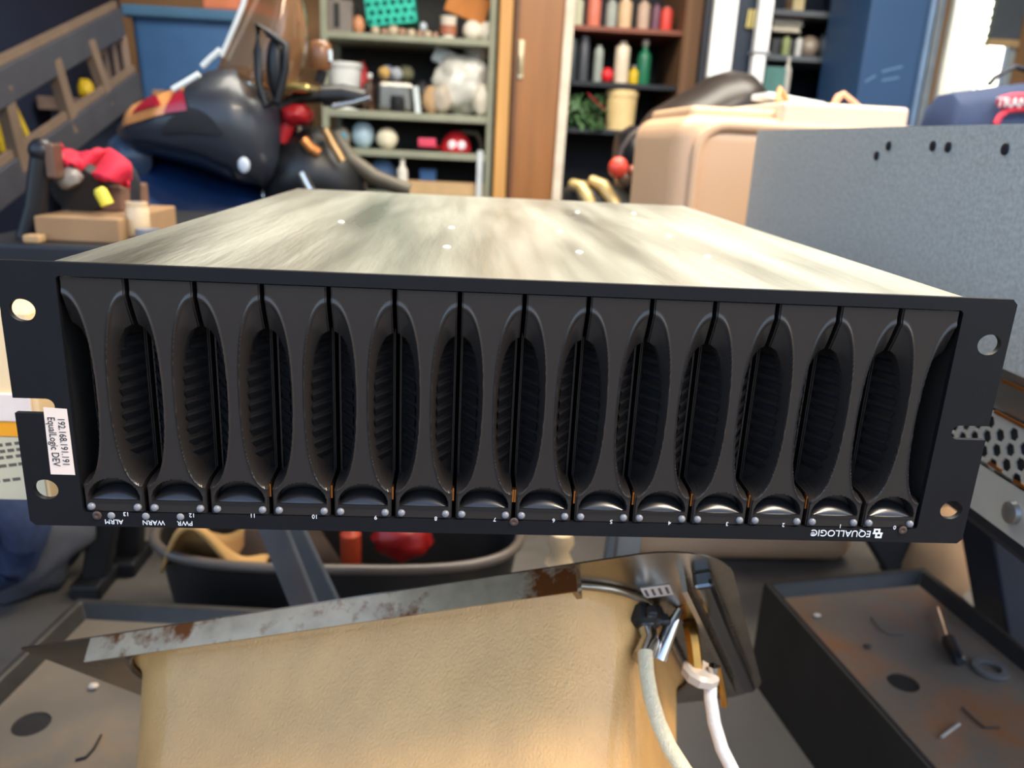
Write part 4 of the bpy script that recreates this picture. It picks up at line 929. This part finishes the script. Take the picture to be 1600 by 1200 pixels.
plathe('tape_roll', 222, 328, 352, 18, .90, zc, [(.55, 0), (1, 0), (1, 1), (.55, 1)], M('tape_grey', (140, 142, 150), .35, .4), 'roll of grey tape at the right cart corner', 'tape roll', group=G3)

# ================================================================== motorcycle at the left, nose to the left
ym = 1.75
mc = thing('sport_motorcycle', 'dark blue sport motorcycle with smoked windscreen facing left', 'motorcycle', (PY(400, 330, ym).x, ym, 0))
fair = M('fairing_dark', (44, 48, 58), .38, var=.2, scale=3, coat=.15)
fblu = M('fairing_blue', (12, 34, 68), .3, var=.2, scale=4, coat=.4)
mblk = M('moto_black', (16, 17, 20), .4, var=.15)
tyre = M('tyre', (20, 20, 21), .7)
loft([(196, 214, 228, .15), (206, 190, 234, .45), (238, 160, 240, .8), (290, 138, 250, 1.0), (340, 112, 264, 1.0), (390, 104, 286, 1.0), (425, 134, 292, .9), (448, 166, 285, .5)], ym, .20, 24, None, 2.6).build('upper_fairing', fair, mc, smooth=60)
loft([(196, 240, 330, .4), (225, 232, 372, .75), (262, 240, 420, .95), (320, 262, 470, 1.0), (400, 284, 500, .95), (430, 300, 480, .5)], ym+.03, .19, 18).build('lower_fairing', fblu, mc, smooth=60)
def patch(px0, px1, fa, fb, off, mat, name):
    """paint panel hugging the near side of the upper fairing"""
    st_ = [(196, 214, 228, .15), (206, 190, 234, .45), (238, 160, 240, .8), (290, 138, 250, 1.0), (340, 116, 264, 1.0), (390, 112, 286, 1.0)]
    def at(px):
        for s, t in zip(st_, st_[1:]):
            if s[0] <= px <= t[0]: k = (px-s[0])/(t[0]-s[0]); return [a_+(b_-a_)*k for a_, b_ in zip(s, t)]
        return list(st_[-1])
    def fn(u, v):
        px = px0+(px1-px0)*u; _, a_, b_, k = at(px); th = fa(u)+(fb(u)-fa(u))*v
        t, bt = PY(px, a_, ym), PY(px, b_, ym); c = (t+bt)/2; h = (t.z-bt.z)/2; ex = 2/2.6
        return Vector((c.x+(t.x-bt.x)/2*math.sin(th), ym-(.20*k+off)*math.cos(th)**ex, c.z+(h+off)*math.copysign(abs(math.sin(th))**ex, th)))
    MB().grid(fn, 16, 8).build(name, mat, mc, smooth=70)
patch(228, 326, lambda u: .02+.12*u, lambda u: .80-.1*u, .004, M('decal_orange', (206, 140, 84), .3, coat=.4), 'orange_decal')
patch(250, 298, lambda u: .30, lambda u: .32+.45*math.sin(PI*u), .007, M('decal_red', (150, 26, 44), .3, coat=.4), 'red_decal')
patch(304, 336, lambda u: .12, lambda u: .14+.45*math.sin(PI*u), .007, MATS['decal_red'], 'red_decal')
patch(246, 388, lambda u: -1.25+.1*u, lambda u: -.30-.35*u, .004, M('panel_navy', (10, 24, 46), .35, coat=.3), 'navy_side_panel')
patch(300, 384, lambda u: -.18+.1*u, lambda u: -.06+.22*math.sin(PI*u), .005, M('intake_black', (10, 10, 12), .6), 'air_intake')
scn_m = M('smoked_screen', (206, 166, 128), .08, trans=.8, var=.1, scale=4)
def wsf(u, v):
    bl = (340+112*u, 112+50*u-6*math.sin(PI*u)); tp = (392+62*u+22*math.sin(PI*u*.8), -40+18*u)
    k = v; px = bl[0]+(tp[0]-bl[0])*k+20*u*math.sin(PI*k); py = bl[1]+(tp[1]-bl[1])*k
    return PY(px, py, ym-.12*math.sin(PI*u)-.04+.05*v)
MB().grid(wsf, 18, 14).build('windscreen', scn_m, mc, smooth=80, solid=.004)
wt = M('edge_glint', (236, 244, 246), .25)  # white stand-in for the highlights on screen and fairing edges
MB().tube([PY(x, y_, ym-.05) for x, y_ in ((346, 88), (356, 66), (368, 38), (380, 8), (392, -38))], .0065, 8).build('edge_glint', wt, mc, smooth=60)
MB().tube([PY(x, y_, ym-.20) for x, y_ in ((316, 104), (328, 92), (344, 78))], .0065, 8).build('fairing_glint', wt, mc, smooth=60)  # this and the next: fairing edge highlights shaped as white tubes
MB().tube([PY(x, y_, ym-.18) for x, y_ in ((270, 140), (288, 130), (311, 116))], .0065, 8).build('nose_glint', wt, mc, smooth=60)
MB().ball(PY(432, 108, ym-.18), (.022, .02, .07), 3).build('mirror_back', mblk, mc, smooth=60)
MB().lathe(PY(405, 132, ym-.10), [(.0, 0), (.03, 0), (.034, .02), (.02, .03), (0, .03)], 18, Matrix.Rotation(PI/2, 3, 'X')).build('gauge', chrome, mc, smooth=50)
MB().tube([PY(x, y_, ym-.20) for x, y_ in ((403, 38), (420, 52), (446, 70), (446, 110), (434, 160), (416, 166), (404, 130), (402, 80))], .009, 8, closed=True).build('mirror_frame', mblk, mc, smooth=60)
MB().lathe(PY(206, 246, ym-.08), [(0, 0), (.05, 0), (.055, .02), (.03, .045), (0, .05)], 18, Matrix.Rotation(PI/2, 3, 'X')).build('headlight', M('headlight', (46, 62, 86), .25), mc, smooth=50)
# handlebar side
MB().tube([PY(x, y_, ym-.06) for x, y_ in ((398, 190), (432, 172), (470, 152), (520, 150), (560, 156))], .016, 10).build('handlebar', mblk, mc, smooth=60)
MB().tube([PY(x, y_, ym-.10) for x, y_ in ((504, 150), (535, 148), (570, 156))], .024, 12).build('grip', mblk, mc, smooth=60)
MB().tube([PY(x, y_, ym-.14) for x, y_ in ((520, 166), (552, 160), (578, 152))], .007, 8).build('brake_lever', chrome, mc, smooth=60)
MB().box(*[v for ab in ((PY(460, 140, ym).x, PY(498, 140, ym).x), (ym-.12, ym+.12)) for v in ab], PY(480, 148, ym).z, PY(480, 134, ym).z).build('triple_clamp', M('yoke_gold', (206, 186, 120), .25, .9), mc, bevel=.008)
MB().lathe(PY(501, 110, ym-.06), [(0, 0), (.021, 0), (.026, .01), (.026, .055), (.018, .065), (0, .066)], 16).build('fluid_reservoir', M('reservoir', (124, 84, 56), .25), mc, smooth=40)
for px in (488, 515): MB().tube([PY(px, 78, ym-.07), PY(px+1, 96, ym-.07)], .008, 8).build('reservoir_bolt', chrome, mc, smooth=50)
MB().tube([PY(505, 110, ym-.06), PY(498, 130, ym-.06)], .012, 8).build('reservoir_stem', mblk, mc)
rdm = M('moto_red', (178, 30, 38), .35)
MB().ball(PY(462, 178, ym-.05), (.04, .04, .028), 3, .2, 2, 1).build('red_clamp', rdm, mc, smooth=60)
MB().tube([PY(x, y_, ym-.05) for x, y_ in ((456, 178), (448, 200), (440, 222))], .017, 10).build('red_spring', rdm, mc, smooth=60)
MB().tube([PY(x, y_, ym-.10) for x, y_ in ((508, 202), (520, 226), (535, 252))], .011, 10).build('fork_tube', M('fork_gold', (190, 152, 104), .3, .8), mc, smooth=60)
MB().tube([PY(x, y_, ym-.10) for x, y_ in ((474, 218), (486, 232), (500, 240))], .013, 10).build('link', M('link_orange', (206, 132, 72), .3, .6), mc, smooth=60)
loft([(420, 240, 330, .5), (445, 215, 340, .9), (480, 196, 350, 1), (515, 200, 350, .9), (545, 236, 350, .7), (570, 266, 350, .4)], ym, .12, 16).build('engine_block', mblk, mc, smooth=50)
MB().tube([PY(x, y_, ym-.02) for x, y_ in ((520, 210), (545, 250), (585, 278), (640, 298))], [.02, .024, .022, .018], 10).build('frame_tube', M('frame_olive', (74, 66, 50), .45), mc, smooth=60)
MB().tube([PY(x, y_, ym-.14) for x, y_ in ((470, 270), (480, 290), (490, 306))], .014, 8).build('foot_peg', chrome, mc, smooth=60)
MB().ball(PY(381, 258, ym-.205), (.014, .006, .018), 2).build('turn_signal', M('signal_clear', (206, 214, 226), .15), mc, smooth=60)
wc = Vector((PY(300, 330, ym).x, ym, .31))
def wheel(c, name):
    TY = Matrix.Rotation(PI/2, 3, 'X')
    MB().rings([[c+Vector(((.25+.06*math.cos(t))*math.cos(2*PI*k/32), .06*math.sin(t), (.25+.06*math.cos(t))*math.sin(2*PI*k/32))) for t in [2*PI*j/10 for j in range(10)]] for k in range(32)], closed=True).build(name, tyre, mc, smooth=60)
    for k in range(6):
        a = k*PI/3; MB().bar(c, c+Vector((.2*math.cos(a), 0, .2*math.sin(a))), .03, .02, (0, 1, 0)).build('spoke', chrome, mc)
wheel(wc, 'front_tyre'); rwc = Vector((wc.x+1.25, ym, .31)); wheel(rwc, 'rear_tyre')
MB().tube([wc, Vector((PY(470, 180, ym).x, ym, PY(470, 200, ym).z))], .025, 10).build('front_fork', chrome, mc, smooth=60)
MB().tube([rwc, Vector((wc.x+.75, ym, .42)), Vector((wc.x+.35, ym, .55))], .03, 10).build('swing_arm', mblk, mc, smooth=60)
MB().box(wc.x+.35, wc.x+1.1, ym-.1, ym+.1, .45, .66).build('seat', mblk, mc, bevel=.05, seg=4)

# ================================================================== second motorcycle in front of the cupboard
y2 = 2.05
m2 = thing('black_motorcycle', 'black motorcycle with a humped seat parked before the cupboard', 'motorcycle', (PY(1040, 320, y2).x, y2, 0))
lea = M('seat_leather', (42, 35, 32), .38, var=.3, scale=5, bump=.08, bscale=120)
loft([(1006, 188, 232, .5), (1020, 172, 236, .8), (1050, 154, 246, 1), (1082, 136, 250, 1), (1110, 118, 240, 1), (1138, 110, 222, 1), (1166, 116, 196, .9), (1186, 136, 176, .5)], y2, .16, 18).build('seat', lea, m2, smooth=60)
loft([(966, 206, 300, .6), (985, 196, 330, .9), (1030, 200, 380, 1), (1080, 230, 400, 1), (1140, 220, 400, .9)], y2+.05, .17, 16).build('body', M('moto_body_black', (18, 20, 26), .4), m2, smooth=60)
MB().tube([PY(x, y_, y2-.1) for x, y_ in ((1003, 200), (985, 214), (972, 232), (966, 256))], .009, 8).build('rear_rack', M('rack_grey', (92, 84, 80), .35, .7), m2, smooth=60)
MB().ball(PY(966, 262, y2-.12), (.028, .022, .030), 3).build('tail_light', M('tail_red', (214, 74, 58), .25), m2, smooth=60)
MB().ball(PY(974, 278, y2-.1), (.026, .02, .03), 2).build('lamp_housing', M('lamp_chrome', (150, 128, 110), .25, .8), m2, smooth=60)
MB().tube([PY(x, y_, y2-.12) for x, y_ in ((984, 266), (1002, 266), (1022, 264), (1045, 256))], [.014, .012, .009, .008], 8).build('signal_stalk', M('stalk_red', (150, 66, 52), .35), m2, smooth=60)
MB().box(PY(1040, 270, y2-.1).x, PY(1052, 270, y2-.1).x, y2-.14, y2-.1, PY(1045, 290, y2-.1).z, PY(1045, 258, y2-.1).z).build('reflector', M('reflect_red', (176, 24, 38), .3), m2, bevel=.005)
crm2 = M('fender_cream', (196, 168, 112), .3, .3)
for a, b, c in (((894, 288), (908, 292), (922, 320)), ((924, 282), (942, 290), (962, 322))):
    MB().tube([PY(*a, y2-.05), PY(*b, y2-.08), PY(*c, y2-.1)], [.016, .020, .020], 8).build('chrome_pipe', crm2, m2, smooth=60)
loft([(880, 296, 330, .4), (905, 282, 340, .8), (945, 280, 350, .9), (985, 300, 350, .7)], y2, .10, 14).build('rear_fender', M('fender_dark', (40, 38, 36), .35), m2, smooth=60)
def wheel2(c):
    MB().rings([[c+Vector(((.25+.06*math.cos(t))*math.cos(2*PI*k/32), .06*math.sin(t), (.25+.06*math.cos(t))*math.sin(2*PI*k/32))) for t in [2*PI*j/10 for j in range(10)]] for k in range(32)], closed=True).build('tyre', tyre, m2, smooth=60)
    for k in range(6):
        a = k*PI/3; MB().bar(c, c+Vector((.2*math.cos(a), 0, .2*math.sin(a))), .03, .02, (0, 1, 0)).build('spoke', chrome, m2)
xw = PY(950, 320, y2).x; wheel2(Vector((xw, y2, .31))); wheel2(Vector((xw+1.2, y2, .31)))
MB().tube([(xw, y2, .31), (xw+.35, y2, .45), (xw+.8, y2, .45), (xw+1.2, y2, .31)], .03, 10).build('frame', mblk, m2, smooth=60)

# ================================================================== right background : panels, dark shelf, navy cabinet
whp = M('panel_white', (236, 236, 238), .3, var=.04)
yr = 3.1
def post(name, px0, px1, y, dep, mat, label, cat, h=2.2, py=60, **k):
    x0, x1 = PY(px0, py, y).x, PY(px1, py, y).x
    return solo(MB().box(x0, x1, y, y+dep, 0, h), name, mat, label, cat, bevel=.004, **k)
post('black_board', 1098, 1113, yr+.05, .05, M('board_black', (24, 30, 44), .5), 'narrow black board standing beside the cupboard', 'board')
post('white_door_panel', 1112, 1148, yr, .04, whp, 'bright white door panel leaning upright right of the cupboard', 'door panel')
dk = thing('dark_door', 'dark narrow door with a brass latch between the white panels', 'door panel', (PY(1157, 60, yr+.08).x, yr+.08, 0))
MB().box(PY(1146, 60, yr+.08).x, PY(1182, 60, yr+.08).x, yr+.08, yr+.12, 0, 2.2).build('leaf', M('door_navy', (24, 38, 58), .5), dk, bevel=.003)
p = PY(1173, 30, yr+.08)
for k in range(3): MB().tube([(p.x-.016+.014*k, yr+.07, p.z-.035), (p.x-.012+.014*k, yr+.07, p.z+.035)], .006, 8).build('latch', M('latch_brass', (214, 196, 130), .3, .8), dk, smooth=50)
sp_ = thing('white_post', 'white post with a joint at knee height right of the dark door', 'post', (PY(1188, 60, yr).x, yr, 0))
pj = PY(1184, 84, yr).z
MB().box(PY(1182, 60, yr).x, PY(1203, 60, yr).x, yr, yr+.05, pj+.01, 2.2).build('upper_post', whp, sp_, bevel=.004)
MB().box(PY(1178, 90, yr).x, PY(1197, 90, yr).x, yr, yr+.05, 0, pj).build('lower_post', whp, sp_, bevel=.004)
MB().box(PY(1176, 84, yr).x, PY(1202, 84, yr).x, yr-.005, yr+.055, pj, pj+.01).build('joint', M('joint_grey', (150, 150, 156), .4), sp_)
yq = 3.35
ds = thing('dark_shelf_rack', 'dark metal shelf rack with books and clutter at the right back', 'shelf', (PY(1260, 60, yq).x, yq+.3, 0))
qx0, qx1 = PY(1196, 60, yq).x, PY(1345, 60, yq).x
dkm = M('rack_dark', (26, 40, 62), .6, var=.1); rkm = M('rack_board', (92, 98, 106), .5)
MB().box(qx0, qx1, yq+.42, yq+.44, 0, 2.1).build('back_panel', dkm, ds)
MB().box(qx0, qx0+.02, yq, yq+.42, 0, 2.1).build('side_panel', dkm, ds); MB().box(qx1-.02, qx1, yq, yq+.42, 0, 2.1).build('side_panel', dkm, ds)
QS = []
for py in (17, 88, 155, 240):
    z = PY(1262, py, yq).z; QS.append(z); MB().box(qx0, qx1, yq, yq+.42, z-.022, z).build('shelf_board', rkm, ds)
MB().box(PY(1318, 40, yq-.02).x, PY(1341, 40, yq-.02).x, yq-.03, yq, 0, 2.1).build('front_post', M('post_grey', (112, 122, 134), .5), ds)
G4 = 'clutter on the dark rack'
pbox('paper_tub', 1240, -10, 1258, 17, yq+.05, .1, QS[0], C('tub_cream', (196, 180, 140)), 'cream tub on the top board of the dark rack', 'tub', group=G4)
for i, (c, nm) in enumerate((((196, 188, 172), 'cream hardback'), ((120, 124, 130), 'grey hardback'), ((182, 48, 58), 'red hardback topping the pile'))):
    x0, x1 = PY(1204, 60, yq+.05).x, PY(1250+3*i, 60, yq+.05).x
    zz = QS[1]+.10+.028*i; bkk = thing('book', nm+' on the dark rack', 'book', ((x0+x1)/2, yq+.05, zz), 'pile of books on the dark rack')
    MB().box(x0, x1, yq+.05, yq+.27, zz, zz+.005).box(x0, x1, yq+.05, yq+.27, zz+.023, zz+.028).box(x0, x0+.005, yq+.05, yq+.27, zz, zz+.028).build('cover', C('book_%d' % i, c), bkk)
    MB().box(x0+.005, x1-.006, yq+.056, yq+.266, zz+.005, zz+.023).build('pages', C('pages', (214, 206, 190)), bkk)
pbox('dark_carton', 1206, 60, 1248, 88, yq+.06, .2, QS[1], C('carton_charcoal', (62, 66, 72)), 'charcoal carton under the pile of books', 'carton', group=G4)
plathe('tin_can', 1230, 58, 88, 6, yq+.01, QS[1], CAN, C('tin_lime', (150, 160, 110)), 'small olive tin before the charcoal carton', 'tin', group=G4)
plathe('white_mug', 1252, 42, 72, 5, yq+.02, QS[1], CAN, C('mug_white', (206, 206, 206)), 'slim white can beside the books', 'can', group=G4)
pball('plastic_dome', 1271, 72, 16, 16, yq+.05, QS[1], C('dome', (150, 136, 124), .3), 'brownish plastic dome on the dark rack', 'dome', .1, 2, group=G4)
pball('grey_bundle', 1297, 58, 12, 22, yq+.1, QS[1], C('bundle_grey', (106, 116, 130)), 'grey bundle at the right of the dark rack', 'bundle', .2, 4, group=G4)
pbox('teal_carton', 1193, 108, 1226, 155, yq-.04, .12, QS[2], C('carton_teal', (86, 136, 132)), 'teal carton on the lower board of the dark rack', 'carton', group=G4)
plathe('narrow_bottle', 1231, 90, 155, 6, yq-.02, QS[2], BOT, C('bottle_pale', (200, 196, 190)), 'narrow pale bottle beside the teal carton', 'bottle', group=G4)
cl = thing('hanging_towel', 'pale cloth hanging from the post of the dark rack', 'towel', PY(1318, 150, yq-.06))
MB().grid(lambda u, v: PY(1316+24*u-18*v+4*math.sin(v*3), 80+72*v, yq-.06+.02*math.sin(u*9)), 10, 8).build('cloth', C('towel_pale', (196, 196, 184), .9), cl, smooth=80, solid=.006)
# tall navy cabinet
yn = 2.9
nc = thing('navy_cabinet', 'tall navy metal cabinet left of the window', 'cabinet', (PY(1400, 60, yn).x, yn+.25, 0))
nvm = M('cabinet_navy', (36, 66, 104), .4, var=.06, scale=3)
nx0, nx1 = PY(1352, 60, yn).x, PY(1446, 60, yn).x
MB().box(nx0, nx1, yn, yn+.38, 0, 2.15).build('body', nvm, nc, bevel=.004)
MB().box(nx1-.004, nx1+.016, yn-.012, yn+.03, 0, 2.15).build('edge_strip', M('strip_blue', (110, 132, 160), .35, .3), nc, bevel=.002)
MB().box(nx0, nx1-.02, yn-.012, yn, .05, 2.12).build('door', nvm, nc, bevel=.004)
for a, b in (((1352, 128), (1368, 118)), ((1378, 112), (1410, 104)), ((1378, 126), (1405, 121))):
    MB().bar(PY(*a, yn-.013), PY(*b, yn-.013), .002, .006, (0, 0, 1)).build('scratch', M('scratch', (90, 122, 158), .5), nc)
post('steel_stud', 1458, 1470, yn+.6, .03, M('stud_grey', (150, 158, 166), .35, .5), 'grey steel stud standing between the navy cabinet and the curtain', 'stud')
